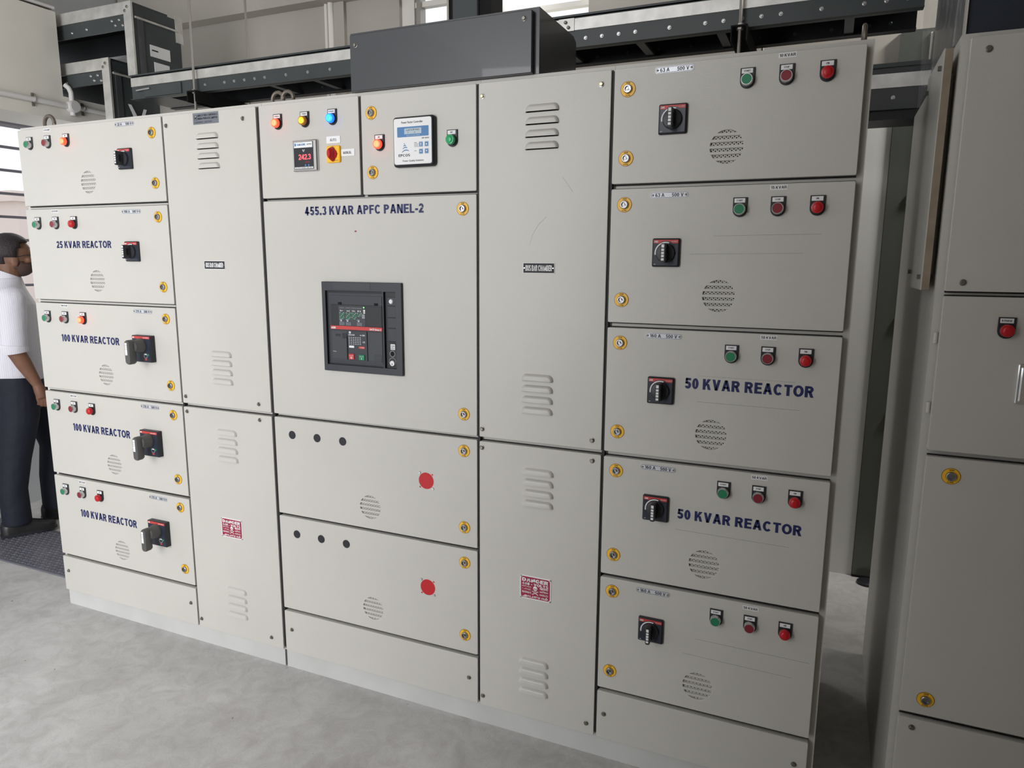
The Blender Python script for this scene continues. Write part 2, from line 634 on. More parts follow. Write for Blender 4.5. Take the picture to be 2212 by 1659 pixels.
        if c == 'G':
            rect(w * 0.55, 0.36, w, 0.36 + t * 0.85)
            rect(w - t, 0.14, w, 0.4)
    elif c == 'S':
        w = 0.66
        arc(w / 2, 0.725, w / 2 - 0.02, 0.285, 22, 262)
        arc(w / 2, 0.28, w / 2, 0.29, 82, -160)
    elif c in 'UJ':
        w = 0.70 if c == 'U' else 0.54
        rect(w - t, 0.33, w, 1)
        if c == 'U':
            rect(0, 0.33, t, 1)
        arc(w / 2, 0.335, w / 2, 0.345, 180, 360)
    elif c == 'M':
        w = 0.86
        rect(0, 0, t, 1)
        rect(w - t, 0, w, 1)
        diag(w / 2, 0, t * 0.62, 1, 0.85)
        diag(w / 2, 0, w - t * 0.62, 1, 0.85)
    elif c == 'N':
        w = 0.72
        rect(0, 0, t, 1)
        rect(w - t, 0, w, 1)
        diag(w - t * 0.62, 0, t * 0.62, 1, 0.95)
    elif c == '.':
        w = t * 1.1
        rect(0, 0, t * 1.1, t * 1.1)
    elif c == '-':
        w = 0.34
        rect(0, 0.28, w, 0.28 + t * 0.95)
    elif c == ' ':
        w = 0.20
    else:
        return None
    return w, q


def block_text(s, t):
    x, quads = 0.0, []
    gap = 0.085
    for c in s:
        g = glyph(c, t)
        if g is None:
            return None
        w, q = g
        quads += [[(px + x, py) for px, py in k] for k in q]
        x += w + gap
    return quads


def text_mesh(s, bold=0.0):
    k = (s, bold)
    if k in _TXT:
        return _TXT[k]
    quads = block_text(s, 0.135 + bold * 2.0)
    if quads:
        # front faces and side walls of every stroke
        vs, fs = [], []
        for q in quads:
            o = len(vs)
            n = len(q)
            vs += [(x, y, 0.02) for x, y in q] + [(x, y, -0.02) for x, y in q]
            fs.append(tuple(range(o, o + n)))
            fs += [(o + i, o + (i + 1) % n, o + n + (i + 1) % n, o + n + i) for i in range(n)]
        xs = [v[0] for v in vs]
        _TXT[k] = dict(v=vs, f=fs, box=(min(xs), max(xs), 0.0, 1.0))
        return _TXT[k]
    cu = bpy.data.curves.new('lettering_curve', 'FONT')
    cu.body = s
    cu.size = 1.0
    cu.offset = bold
    cu.extrude = 0.02
    cu.resolution_u = 3
    if bold:
        cu.space_character = 1.0 + bold * 1.6
    o = bpy.data.objects.new('lettering_tmp', cu)
    COL.objects.link(o)
    dg = bpy.context.evaluated_depsgraph_get()
    me = bpy.data.meshes.new_from_object(o.evaluated_get(dg))
    vs = [tuple(v.co) for v in me.vertices]
    fs = [tuple(p.vertices) for p in me.polygons]
    bpy.data.objects.remove(o)
    bpy.data.curves.remove(cu)
    bpy.data.meshes.remove(me)
    xs = [v[0] for v in vs] or [0, 1]
    ys = [v[1] for v in vs] or [0, 1]
    _TXT[k] = dict(v=vs, f=fs, box=(min(xs), max(xs), min(ys), max(ys)))
    return _TXT[k]


def holed(outline, holes, y0, y1, bev=0.0):
    """sheet with openings: outline and holes in (x, z), front at y0, back at y1 -> (verts, faces)"""
    cu = bpy.data.curves.new('sheet_curve', 'CURVE')
    cu.dimensions = '2D'
    cu.fill_mode = 'BOTH'
    for poly in [outline] + holes:
        s = cu.splines.new('POLY')
        s.points.add(len(poly) - 1)
        for i, (x, z) in enumerate(poly):
            s.points[i].co = (x, z, 0, 1)
        s.use_cyclic_u = True
    h = (y1 - y0) / 2
    cu.extrude = h - bev
    cu.bevel_depth = bev
    cu.bevel_resolution = 1
    cu.offset = -bev
    o = bpy.data.objects.new('sheet_tmp', cu)
    COL.objects.link(o)
    dg = bpy.context.evaluated_depsgraph_get()
    me = bpy.data.meshes.new_from_object(o.evaluated_get(dg))
    vs = [(v.co.x, y0 + h - v.co.z, v.co.y) for v in me.vertices]
    fs = [tuple(p.vertices) for p in me.polygons]
    bpy.data.objects.remove(o)
    bpy.data.curves.remove(cu)
    bpy.data.meshes.remove(me)
    return vs, fs


# ------------------------------------------------------------------ the hall
b = MB().box(-14, 6, -9, 8, -0.2, 0, 'floor')
struct(b.build('floor', origin=(0, 0, 0)))


def wall(name, hole_list, x0, x1, z0, z1, y0, y1, key, axis='y'):
    """wall slab with openings; axis 'x' swaps x and y so that the slab faces sideways"""
    vs, fs = holed([(x0, z0), (x1, z0), (x1, z1), (x0, z1)], [rrect(a, b_, c, d, 0) for a, b_, c, d in hole_list], y0, y1)
    if axis == 'x':
        vs = [(y, x, z) for x, y, z in vs]
    o = MB().add(vs, fs, key).build(name, origin=(0, 0, 0))
    return struct(o)


wall('wall_back', [(-2.45, -2.06, 2.86, 3.75), (-1.96, -1.275, 2.83, 3.75)], -4.9, 3.2, 0, 4.3, 1.9, 2.08, 'wall')
wall('wall_left', [(-2.6, 1.78, 0.95, 2.95)], -9, 2.08, 0, 4.3, -4.9, -4.7, 'grey_wall', 'x')
struct(MB().box(2.6, 2.8, -2.65, 2.08, 0, 4.3, 'wall').build('wall_right'))
wall('wall_light_block', [(-1.35, -0.75, 2.45, 3.15)], -1.48, 2.8, 0, 4.3, -2.85, -2.65, 'wall')  # unseen wall added behind the camera to keep light off the right end
struct(MB().box(-4.9, 2.8, -2.85, 2.08, 4.3, 4.5, 'wall').build('ceiling'))
# dropped concrete beam over the left window; its end steps down where the bus ducts pass
b = MB()
vs = []
poly = [(-6.0, 2.35), (1.895, 2.35), (1.895, 2.48), (0.85, 2.48), (0.85, 2.92), (-6.0, 2.92)]
b.loft([[(-4.35, y, z) for y, z in poly], [(-4.0, y, z) for y, z in poly]], 'beam')
struct(b.build('trim_1'))
# ledge of the back wall
struct(MB().box(-4.68, -2.02, 1.80, 1.897, 3.14, 3.6, 'wall').build('trim_2'))
# window bars and frames, left wall
wn = MB()
for z in (1.13, 1.27, 1.413, 1.556, 1.70, 1.843, 1.987, 2.13, 2.272):
    wn.box(-4.80, -4.785, -2.55, 1.76, z - 0.008, z + 0.008, 'bar')
wn.box(-4.86, -4.74, -2.6, 1.78, 2.405, 2.465, 'bar')
wn.box(-4.84, -4.76, 0.80, 0.872, 0.95, 2.405, 'duct')
wn.box(-4.84, -4.76, -1.0, -0.93, 0.95, 2.405, 'duct')
wn.box(-4.86, -4.72, -2.6, 1.78, 0.94, 0.98, 'slate')
struct(wn.build('window_1'))
wn = MB()
wn.box(-2.45, -2.365, 1.93, 1.99, 2.86, 3.75, 'frame')
wn.box(-2.115, -2.06, 1.93, 1.99, 2.86, 3.75, 'frame')
wn.box(-2.365, -2.115, 1.93, 1.99, 2.86, 2.955, 'frame')
wn.box(-2.345, -2.318, 1.92, 1.98, 2.955, 3.75, 'galv')
wn.box(-2.365, -2.115, 1.94, 1.98, 3.06, 3.09, 'frame')
wn.box(-2.365, -2.115, 1.93, 1.99, 3.70, 3.75, 'frame')
struct(wn.build('window_2'))
wn = MB()
wn.box(-1.96, -1.275, 1.93, 1.99, 2.83, 2.852, 'frame')
wn.box(-1.83, -1.805, 1.93, 1.98, 2.85, 3.75, 'galv')
wn.box(-1.96, -1.275, 1.94, 1.98, 2.945, 2.972, 'frame')
wn.box(-1.96, -1.90, 1.93, 1.99, 2.85, 3.75, 'frame')
wn.box(-1.96, -1.275, 1.93, 1.99, 3.70, 3.75, 'frame')
struct(wn.build('window_3'))

# house across the yard, seen through the bars
e = empty('neighbouring_house', (-9.5, 6.0, 0), 'pale pink building seen beyond the barred window', 'building')
m_h = mat('pink_render', (0.88, 0.76, 0.70), 0.9)
vs, fs = holed([(4.01, 0), (8.5, 0), (8.5, 2.29), (4.01, 2.29)], [rrect(5.2, 6.4, 0.9, 1.9, 0)], -10.5, -9.5)
MB().add([(y, x, z) for x, y, z in vs], fs, m_h).build('wall', e)
MB().box(-10.55, -9.45, 3.93, 8.6, 2.291, 2.42, m_h).build('roof', e)

# ------------------------------------------------------------------ door-mounted hardware (prototypes)
TOP, CAP = 2.104, None


def legend_outline(cx, zt, w_=0.036, h=0.050):
    r = w_ / 2
    pts = [(cx - r, zt), (cx - r, zt - h + r)]
    for i in range(1, 12):
        a = PI + PI * i / 12
        pts.append((cx + r * math.cos(a), zt - h + r + r * math.sin(a)))
    pts += [(cx + r, zt - h + r), (cx + r, zt)]
    return pts[::-1]


def operator(kind, text):
    """push button or pilot lamp on a black legend holder; origin at the top centre of the holder, y = 0 on the door"""
    b = MB()
    o = legend_outline(0, 0)
    b.loft([[(x, 0, z) for x, z in o], [(x, -0.0035, z) for x, z in o], [(x * 0.94, -0.0045, z * 0.96 - 0.001) for x, z in o]], 'black')
    b.box(-0.0145, 0.0125, -0.0052, -0.004, -0.0135, -0.0025, 'white')
    b.textc(text, -0.0012, -0.0078, 0.0042, -0.0052, 'ink', 0.04, wmax=0.022)
    cz = -0.0305
    if kind in ('start', 'stop'):
        b.lathe(0, cz, [(0.0150, -0.004), (0.0150, -0.009), (0.0142, -0.010), (0.0142, -0.0195), (0.0134, -0.0208), (0.0124, -0.0208), (0.0124, -0.0185)], 'steel')
        b.lathe(0, cz, [(0.0124, -0.018), (0.0124, -0.0202), (0.0115, -0.0209)], 'green' if kind == 'start' else 'maroon')
    else:
        rim, core = {'off_red': ('red', 'red'), 'lit_red': ('lit_red', 'lit_red_core'), 'lit_yellow': ('amber', 'lit_yel'),
                     'lit_blue': ('lit_blue', 'lit_blue_core'), 'green': ('green_l', 'green_l')}[kind]
        b.lathe(0, cz, [(0.0158, -0.004), (0.0158, -0.009), (0.0150, -0.010)], 'black')
        b.lathe(0, cz, [(0.0144, -0.009), (0.0144, -0.0185), (0.0136, -0.0205), (0.0112, -0.0212)], rim)
        b.lathe(0, cz, [(0.0105, -0.0205), (0.0102, -0.0222), (0.0085, -0.0236), (0.0045, -0.0243)], core)
    return b


def lock_mb():
    """quarter-turn lock on a yellow OPEN/CLOSE escutcheon"""
    b = MB()
    b.ring(0, 0, 0.0110, 0.0208, -0.0010, 0, 'yellow_ed')
    b.ring(0, 0, 0.0120, 0.0196, -0.0014, 0, 'yellow')
    b.textc('OPEN', 0, 0.0158, 0.0036, -0.0014, 'ink', 0.03)
    b.textc('CLOSE', 0, -0.0158, 0.0036, -0.0014, 'ink', 0.03)
    b.lathe(0, 0, [(0.0122, 0), (0.0122, -0.004), (0.0112, -0.0075), (0.0098, -0.0085), (0.0074, -0.0085), (0.0070, -0.0035)], 'locksteel')
    b.prism(circ(0, 0, 0.0042, 3, PI / 2), -0.0078, -0.0035, 'locksteel')
    return b


def rating_mb(left, right_):
    b = MB()
    b.slab(-0.0515, 0.0515, -0.0085, 0.0085, 0, -0.0014, 0.0083, 0.0003, 'silver', 8)
    o = rrect(-0.0497, 0.0497, -0.0069, 0.0069, 0.0067, 8)
    i = rrect(-0.0489, 0.0489, -0.0061, 0.0061, 0.0060, 8)
    b.loft([[(x, -0.0014, z) for x, z in o], [(x, -0.0017, z) for x, z in o], [(x, -0.0017, z) for x, z in i], [(x, -0.0014, z) for x, z in i]], 'ink', False, False)
    b.text(left, -0.0375, -0.0375 + 0.0062 * len(left), -0.0046, 0.0046, -0.0014, 'ink', 0.02)
    b.text(right_, 0.0075, 0.0385, -0.0046, 0.0046, -0.0014, 'ink', 0.02)
    for s in (-1, 1):
        b.lathe(s * 0.0445, 0, [(0.0030, -0.001), (0.0028, -0.0026), (0.0015, -0.0032)], 'darkscrew', 12)
    return b


def sticker_mb(text, w_=0.042, h=0.0118):
    b = MB().box(-w_ / 2, w_ / 2, -0.0006, 0, -h / 2, h / 2, 'white')
    b.text(text, -w_ / 2 + 0.002, w_ / 2 - 0.002, -0.0036, 0.0036, -0.0006, 'ink', 0.02)
    return b


def small_rotary_mb():
    """rotary disconnector: square plate with red header, round knob with an upright grip"""
    b = MB()
    b.slab(-0.0375, 0.0375, -0.0385, 0.0385, 0, -0.010, 0.004, 0.004, 'black')
    b.slab(-0.0335, 0.0335, -0.0345, 0.0345, -0.0095, -0.0104, 0.001, 0.0001, 'navyblk')
    # red header with a bite for the knob
    pts = [(-0.0335, 0.0345), (-0.0335, 0.0255)]
    for i in range(13):
        a = math.radians(128 - 76 * i / 12)
        pts.append((0.0300 * math.cos(a), 0.0300 * math.sin(a) + 0.001))
    pts += [(0.0335, 0.0255), (0.0335, 0.0345)]
    n = len(pts)
    low = pts[1:-1]
    vs = [(x, -0.0106, z) for x, z in low] + [(x, -0.0106, 0.0345) for x, z in low]
    k = len(low)
    b.add(vs, [(i, i + 1, i + 1 + k, i + k) for i in range(k - 1)], 'redstrip')
    b.text('ABB', -0.0315, -0.0215, 0.0272, 0.0318, -0.0107, 'white', 0.06)
    b.text('DISCONNECT', 0.0150, 0.0320, 0.0285, 0.0305, -0.0107, 'white')
    # white quadrant label at the upper left of the knob
    arc_o, arc_i = [], []
    for i in range(15):
        a = math.radians(72 + 118 * i / 14)
        arc_o.append((0.0300 * math.cos(a), -0.0110, 0.0300 * math.sin(a) - 0.001))
        arc_i.append((0.0268 * math.cos(a), -0.0110, 0.0268 * math.sin(a) - 0.001))
    b.add(arc_o + arc_i, [(i, i + 1, i + 16, i + 15) for i in range(14)], 'white')
    b.lathe(0, -0.001, [(0.0262, -0.010), (0.0262, -0.014), (0.0240, -0.0175), (0.0225, -0.0180)], 'black', 36)
    # grip
    g = rrect(-0.0068, 0.0068, -0.0275, 0.0245, 0.004, 3)
    g2 = rrect(-0.0055, 0.0055, -0.0265, 0.0235, 0.0035, 3)
    b.loft([[(x * 1.25, -0.015, z) for x, z in g], [(x, -0.024, z) for x, z in g], [(x, -0.0445, z) for x, z in g], [(x, -0.0465, z) for x, z in g2]], 'black')
    for sx in (-1, 1):
        hz_ = rrect(-0.0370, -0.0270, -0.0150, 0.0120, 0.0045, 4)
        b.loft([[(sx * xx, yy, zz) for yy, zz in hz_] for xx in (0.0068, 0.0071)], 'dark')
    b.box(-0.0040, 0.0032, -0.0470, -0.0463, 0.0130, 0.0215, 'white')
    for z in (0.0040, -0.0045, -0.0125, -0.0215):
        b.box(-0.0040, 0.0032, -0.0470, -0.0463, z, z + 0.0062, 'white')
    b.text('ABB', -0.0315, -0.0265, -0.0325, -0.0305, -0.0104, 'white')
    return b


def big_handle_mb():
    """square plate with a pistol handle hanging from its hub"""
    b = MB()
    b.slab(-0.0510, 0.0510, -0.0525, 0.0525, 0, -0.021, 0.003, 0.0015, 'black')
    b.slab(-0.0475, 0.0475, -0.0490, 0.0475, -0.0205, -0.0216, 0.001, 0.0001, 'navyblk')
    b.box(-0.0500, 0.0470, -0.0220, -0.0205, 0.0400, 0.0495, 'redstrip')
    b.text('ABB', -0.0480, -0.0360, 0.0420, 0.0475, -0.0220, 'white', 0.06)
    b.text('DISCONNECT', 0.0120, 0.0440, 0.0430, 0.0460, -0.0220, 'white')
    b.box(0.0120, 0.0270, -0.0219, -0.0215, -0.0230, -0.0195, 'white')
    o = circ(0.0200, -0.0250, 0.0095, 8)
    b.ring(0.0195, -0.0270, 0.0088, 0.0095, -0.0219, -0.0214, 'white', 10)
    b.box(0.0150, 0.0255, -0.0219, -0.0215, -0.0440, -0.0385, 'redstrip')
    b.box(0.0330, 0.0365, -0.0219, -0.0215, -0.0270, -0.0190, 'green_l')
    b.lathe(0.0, 0.0130, [(0.0290, -0.021), (0.0290, -0.030), (0.0260, -0.036), (0.0235, -0.062), (0.0200, -0.066)], 'handle', 32)
    # neck to the grip
    loops = []
    for y, zc, hw, hh in ((-0.045, 0.012, 0.014, 0.022), (-0.062, 0.014, 0.0145, 0.024), (-0.074, 0.008, 0.0150, 0.030)):
        loops.append([(hw * math.cos(2 * PI * i / 16), y, zc + hh * math.sin(2 * PI * i / 16)) for i in range(16)])
    b.loft(loops, 'handle')
    cap = []
    for y, k in ((-0.056, 0.80), (-0.062, 1.0), (-0.082, 1.0), (-0.087, 0.82)):
        pts = []
        for i in range(20):
            a = 2 * PI * i / 20
            zc = 0.0250 if math.sin(a) >= 0 else -0.0400
            pts.append((0.0155 * k * math.cos(a), y, zc + 0.0155 * k * math.sin(a)))
        cap.append(pts)
    b.loft(cap, 'handle')
    b.box(-0.0095, 0.0020, -0.0880, -0.0868, -0.0180, 0.0300, 'white')
    for z in (0.0195, 0.0120, 0.0050):
        b.box(-0.0085, 0.0010, -0.0883, -0.0878, z, z + 0.0010, 'handle')
    return b


def screw_mb(key='darkscrew'):
    b = MB()
    b.lathe(0, 0, [(0.0078, 0), (0.0078, -0.0012), (0.0070, -0.0016)], 'steel' if key == 'brass' else key, 16)
    b.lathe(0, 0, [(0.0060, -0.0012), (0.0060, -0.0050), (0.0048, -0.0062)], key, 6)
    return b


GR = 0.0425


def slot_polys(cx, cz):
    """the six slots of a round vent"""
    out_ = []
    for k in (-2.5, -1.5, -0.5, 0.5, 1.5, 2.5):
        zc = k * 0.0155
        za, zb = zc - 0.0039, zc + 0.0039
        za, zb = max(za, -GR + 1e-4), min(zb, GR - 1e-4)
        if k == 2.5:
            za, zb = 0.0352, GR - 0.0002
        if k == -2.5:
            za, zb = -GR + 0.0002, -0.0352
        pts = []
        n = 5
        for i in range(n + 1):
            z = za + (zb - za) * i / n
            pts.append((cx + math.sqrt(max(GR * GR - z * z, 0)), cz + z))
        for i in range(n + 1):
            z = zb - (zb - za) * i / n
            pts.append((cx - math.sqrt(max(GR * GR - z * z, 0)), cz + z))
        out_.append(pts)
    return out_


def vent_mb():
    """perforated sheet fixed behind the slots"""
    holes = []
    j = 0
    z = -0.0435
    while z < 0.044:
        x = -0.0445 + (0.0052 if j % 2 else 0.0)
        while x < 0.0455:
            if x * x + z * z < 0.0432 ** 2 and any(abs(z - k_ * 0.0155) < 0.0056 for k_ in (-2.5, -1.5, -0.5, 0.5, 1.5, 2.5)):
                holes.append(circ(x, z, 0.00185, 7))
            x += 0.0104
        z += 0.0031
        j += 1
    vs, fs = holed(circ(0, 0, 0.0465, 40), holes, 0.0060, 0.0068)
    b = MB().add(vs, fs, 'paint_body')
    b.prism(circ(0, 0, 0.0465, 32), 0.0100, 0.0105, 'dark')  # black backing disc, the shade behind the holes given as colour
    return b


def louvre_mb():
    """pressed louvre hood with its opening underneath; origin at the middle of the lower edge"""
    b = MB()

    def arc(hw, ht, y, rx, rz):
        pts = []
        n = 8
        pts.append((hw, y, 0.0))
        for i in range(n + 1):
            a = PI / 2 * i / n
            pts.append((hw - rx + rx * math.cos(a), y, ht - rz + rz * math.sin(a)))
        for i in range(n + 1):
            a = PI / 2 + PI / 2 * i / n
            pts.append((-hw + rx + rx * math.cos(a), y, ht - rz + rz * math.sin(a)))
        pts.append((-hw, y, 0.0))
        return pts

    L = [arc(0.0525, 0.0200, 0.0, 0.016, 0.0185), arc(0.0510, 0.0185, -0.0030, 0.015, 0.017), arc(0.0480, 0.0155, -0.0068, 0.013, 0.0145),
         arc(0.0455, 0.0132, -0.0085, 0.011, 0.0125), arc(0.0430, 0.0110, -0.0090, 0.009, 0.0104)]
    n = len(L[0])
    vs = [p for l in L for p in l]
    fs = []
    for j in range(len(L) - 1):
        for i in range(n - 1):
            a = j * n + i
            fs.append((a, a + 1, a + 1 + n, a + n))
    fs.append(tuple(range((len(L) - 1) * n, len(L) * n)))
    b.add(vs, fs, 'paint')
    b.box(-0.053, 0.053, 0.0120, 0.0125, -0.008, 0.016, 'dark')  # black backing plate in place of the shade inside the opening
    return b


PROTO = {}


def hw(kind, name, mb_fn, loc, parent, label=None):
    """hardware: the first of a kind is built, the rest are copies of it"""
    if kind not in PROTO:
        o = mb_fn().build(name, parent, origin=(0, 0, 0))
        put(o, loc, parent)
        PROTO[kind] = o
        if label:
            o['label'] = label
        return o
    c = clone(PROTO[kind], loc, parent, label)
    if not label and 'label' in c:
        del c['label']
    return c


def door(parent, name, x0, x1, z0, z1, vents=(), louvres=(), extra=(), y=0.0, key='paint', th=0.020):
    holes = [h for c in vents for h in slot_polys(*c)] + [rrect(cx - 0.050, cx + 0.050, z - 0.0016, z + 0.0110, 0) for cx, z in louvres] + list(extra)
    vs, fs = holed(rrect(x0, x1, z0, z1, 0.004, 3), holes, y, y + th, 0.0014)
    o = MB().add(vs, fs, key).build(name, parent)
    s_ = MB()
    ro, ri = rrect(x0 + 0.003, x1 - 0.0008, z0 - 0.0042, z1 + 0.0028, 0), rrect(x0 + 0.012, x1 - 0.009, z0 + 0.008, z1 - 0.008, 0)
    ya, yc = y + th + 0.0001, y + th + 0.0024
    s_.loft([[(px, yy, pz) for px, pz in pl] for pl, yy in ((ro, ya), (ro, yc), (ri, yc), (ri, ya), (ro, ya))], 'gasket_shade', False, False)
    s_.build('seal_gap_shade', o)  # seal rim shows past the door edges as a painted shade line
    for cx, cz in vents:
        hw('vent', 'vent_grille', vent_mb, (cx, y, cz), o)
    for cx, z in louvres:
        hw('louvre', 'louvre', louvre_mb, (cx, y, z), o)
    return o


def lettering(parent, s, x0, x1, z0, z1, y=0.0, bold=0.047, key='navy'):
    return MB().text(s, x0, x1, z0, z1, y, key, bold, 0.0005).build('painted_lettering', parent)


def pencil(parent, lines):
    b = MB()
    for x0, z0, x1, z1, w_ in lines:
        b.prism([(x0, z0 - w_), (x1, z1 - w_), (x1, z1 + w_), (x0, z0 + w_)], -0.0003, 0, 'pencil')
    return b.build('pencil_line', parent)


def danger_mb():
    b = MB()
    b.slab(-0.0535, 0.0535, -0.0395, 0.0395, 0, -0.0016, 0.002, 0.0003, 'white')
    c = [(-0.0440, -0.0360), (0.0440, -0.0360), (0.0500, -0.0300), (0.0500, 0.0300), (0.0440, 0.0360), (-0.0440, 0.0360), (-0.0500, 0.0300), (-0.0500, -0.0300)]
    b.prism(c, -0.0020, -0.0012, 'crimson')
    y = -0.0020
    b.text('DANGER', -0.0455, 0.0440, 0.0195, 0.0315, y, 'white', 0.055)
    b.text('440 - VOLTS', -0.0455, 0.0445, 0.0080, 0.0165, y, 'white', 0.045)
    b.text('\u0c05\u0c2a\u0c3e\u0c2f\u0c02', -0.0460, -0.0140, 0.0010, 0.0060, y, 'white', 0.0)
    b.text('\ufea5\ufec4\ufead\ufee9'[::-1], -0.0460, -0.0140, -0.0095, -0.0030, y, 'white', 0.0)
    b.text('\u0ab8\u0ab5\u0aa7\u0abe\u0aa8', -0.0460, -0.0140, -0.0205, -0.0130, y, 'white', 0.01)
    b.text('\u0916\u0924\u0930\u093e', 0.0150, 0.0445, -0.0010, 0.0062, y, 'white', 0.015)
    b.text('\u09ac\u09bf\u09aa\u09a6', 0.0150, 0.0445, -0.0110, -0.0040, y, 'white', 0.01)
    b.text('\u0c85\u0caa\u0cbe\u0caf', 0.0150, 0.0445, -0.0210, -0.0140, y, 'white', 0.0)
    b.text('\u0b85\u0baa\u0bbe\u0baf\u0bae\u0bcd', -0.0430, 0.0430, -0.0345, -0.0240, y, 'white', 0.02)
    # skull and crossed bones
    b.lathe(0, 0.0005, [(0.0072, y + 0.0002), (0.0072, y - 0.0005)], 'white', 20)
    b.box(-0.0040, 0.0040, y - 0.0005, y, -0.0092, -0.0050, 'white')
    for s in (-1, 1):
        b.lathe(s * 0.0030, -0.0010, [(0.0019, y - 0.0003), (0.0019, y - 0.0007)], 'crimson', 12)
    b.prism([(-0.0010, -0.0052), (0.0010, -0.0052), (0, -0.0032)], y - 0.0007, y, 'crimson')
    for s in (-1, 1):
        d = Vector((0.0085, 0.0050 * s))
        nrm = Vector((-d.y, d.x)).normalized() * 0.0011
        c0 = Vector((0, -0.0155))
        q = [c0 - d - nrm, c0 + d - nrm, c0 + d + nrm, c0 - d + nrm]
        b.prism([(p.x, p.y) for p in q], y - 0.0005, y, 'white')
        for t in (-1, 1):
            e_ = c0 + d * t
            b.lathe(e_.x, e_.y, [(0.0020, y), (0.0020, y - 0.0005)], 'white', 10)
    for sx in (-1, 1):
        for sz in (-1, 1):
            b.lathe(sx * 0.0500, sz * 0.0360, [(0.0030, -0.001), (0.0030, -0.0030), (0.0018, -0.0042)], 'steel', 14)
    return b


def busbar_plate_mb():
    b = MB()
    b.slab(-0.0510, 0.0510, -0.0160, 0.0160, 0, -0.0014, 0.001, 0.0003, 'white')
    b.box(-0.0490, 0.0490, -0.0019, -0.0010, -0.0140, 0.0140, 'ink')
    b.text('BUS BAR CHAMBER', -0.0420, 0.0420, -0.0085, 0.0085, -0.0019, 'white', 0.045)
    for s in (-1, 1):
        b.lathe(s * 0.0455, 0, [(0.0020, -0.001), (0.0018, -0.0030)], 'steel', 10)
    return b


# ------------------------------------------------------------------ cabinet carcasses
BT, BB = 2.118, 0.089


def cabinet(name, x0, x1, label, group=None, depth=0.80, cross=()):
    e = empty(name, ((x0 + x1) / 2, 0.40, 0.075), label, 'electrical cabinet', group)
    b = MB()
    b.box(x0, x1, 0.0225, depth, 0.076, BT, 'paint_body')
    b.build('body', e)
    return e


def seal_gap_shade(e, xa, xb, z0, z1):
    """black seal widened across the gap between doors, standing in for its shade"""
    MB().box(xa, xb, 0.0060, 0.0222, z0, z1, 'gasket_shade').build('seal_gap_shade', e)


ROWS = [(1.801, 2.104), (1.416, 1.787), (1.033, 1.401), (0.648, 1.017), (0.266, 0.635)]
BTN = [2.074, 1.755, 1.368, 0.984, 0.601]
LOCKZ = [(2.049, 1.868), (1.744, 1.481), (1.358, 1.096), (0.977, 0.713), (0.594, 0.329)]
VZ = [1.885, 1.498, 1.113, 0.729, 0.345]
STZ = [2.0955, 1.7775, 1.392, 1.0065, 0.6225]
RTZ = [2.089, 1.767, 1.383, 0.999, 0.616]

# left feeder column -----------------------------------------------------------
C1 = cabinet('feeder_cabinet', -3.122, -2.2865, 'pale grey leftmost cabinet, five doors with lever and knob switches')
lamps = ['lit_red', 'off_red', 'lit_red', 'off_red', 'off_red']
rate = ['32 A', '100 A', '315 A', '315 A', '315 A']
kv = ['5 KVAR', '25 KVAR', '100 KVAR', '100 KVAR', '100 KVAR']
txt = [None, ('25 KVAR REACTOR', -2.934, -2.609, 1.629, 1.657), ('100 KVAR REACTOR', -2.962, -2.612, 1.241, 1.271),
       ('100 KVAR REACTOR', -2.946, -2.597, 0.854, 0.886), ('100 KVAR REACTOR', -2.953, -2.604, 0.463, 0.496)]
sw1 = [(-2.487, 1.9625), (-2.489, 1.6155), (-2.461, 1.2375), (-2.463, 0.8525), (-2.461, 0.4700)]
ratx = [-2.480, -2.482, -2.464, -2.467, -2.463]
NAMES = {'start': ('push_button', 'green START push button'), 'stop': ('push_button', 'dark red STOP push button'),
         'lit_red': ('indicator_lamp', 'glowing red indicator lamp'), 'off_red': ('indicator_lamp', 'unlit red indicator lamp'),
         'lit_yellow': ('indicator_lamp', 'glowing yellow indicator lamp'), 'lit_blue': ('indicator_lamp', 'glowing blue indicator lamp'),
         'green': ('indicator_lamp', 'green indicator lamp')}


def op(kind, text, x, zt, parent):
    nm, lb = NAMES[kind]
    return hw(kind + text, nm, lambda: operator(kind, text), (x, 0, zt), parent, lb)


for i, (z0, z1) in enumerate(ROWS):
    d = door(C1, 'door', -3.108, -2.290, z0, z1, vents=[(-2.708, VZ[i])])
    op('start', 'START', -3.034, BTN[i], d)
    op('stop', 'STOP', -2.923, BTN[i], d)
    op(lamps[i], 'ON', -2.812, BTN[i], d)
    hw('stick' + kv[i], 'rating_sticker', lambda: sticker_mb(kv[i]), (-2.925, 0, STZ[i]), d)
    hw('rate' + rate[i], 'rating_plate', lambda: rating_mb(rate[i], '500 V'), (ratx[i], 0, RTZ[i]), d)
    for z in LOCKZ[i]:
        hw('lock', 'quarter_turn_lock', lock_mb, (-2.341, 0, z), d)
    if i < 2:
        hw('rotary', 'rotary_switch', small_rotary_mb, (sw1[i][0], 0, sw1[i][1]), d)
    else:
        hw('bigrot', 'isolator_handle', big_handle_mb, (sw1[i][0], 0, sw1[i][1]), d)
    if txt[i]:
        lettering(d, *txt[i])
d = door(C1, 'bottom_cover', -3.108, -2.290, 0.089, 0.252)
for x in (-3.076, -2.321):
    hw('screw', 'screw', screw_mb, (x, 0, 0.184), d)
seal_gap_shade(C1, -2.2896, -2.2820, 0.10, 2.10)
eb = MB()
eb.torus((-3.013, 0.075, 2.139), 0.030, 0.0075, 'ringsteel')
eb.tube([(-3.013, 0.075, 2.112), (-3.013, 0.075, 2.124)], 0.016, 'ringsteel')
eb.build('lifting_eye', C1)

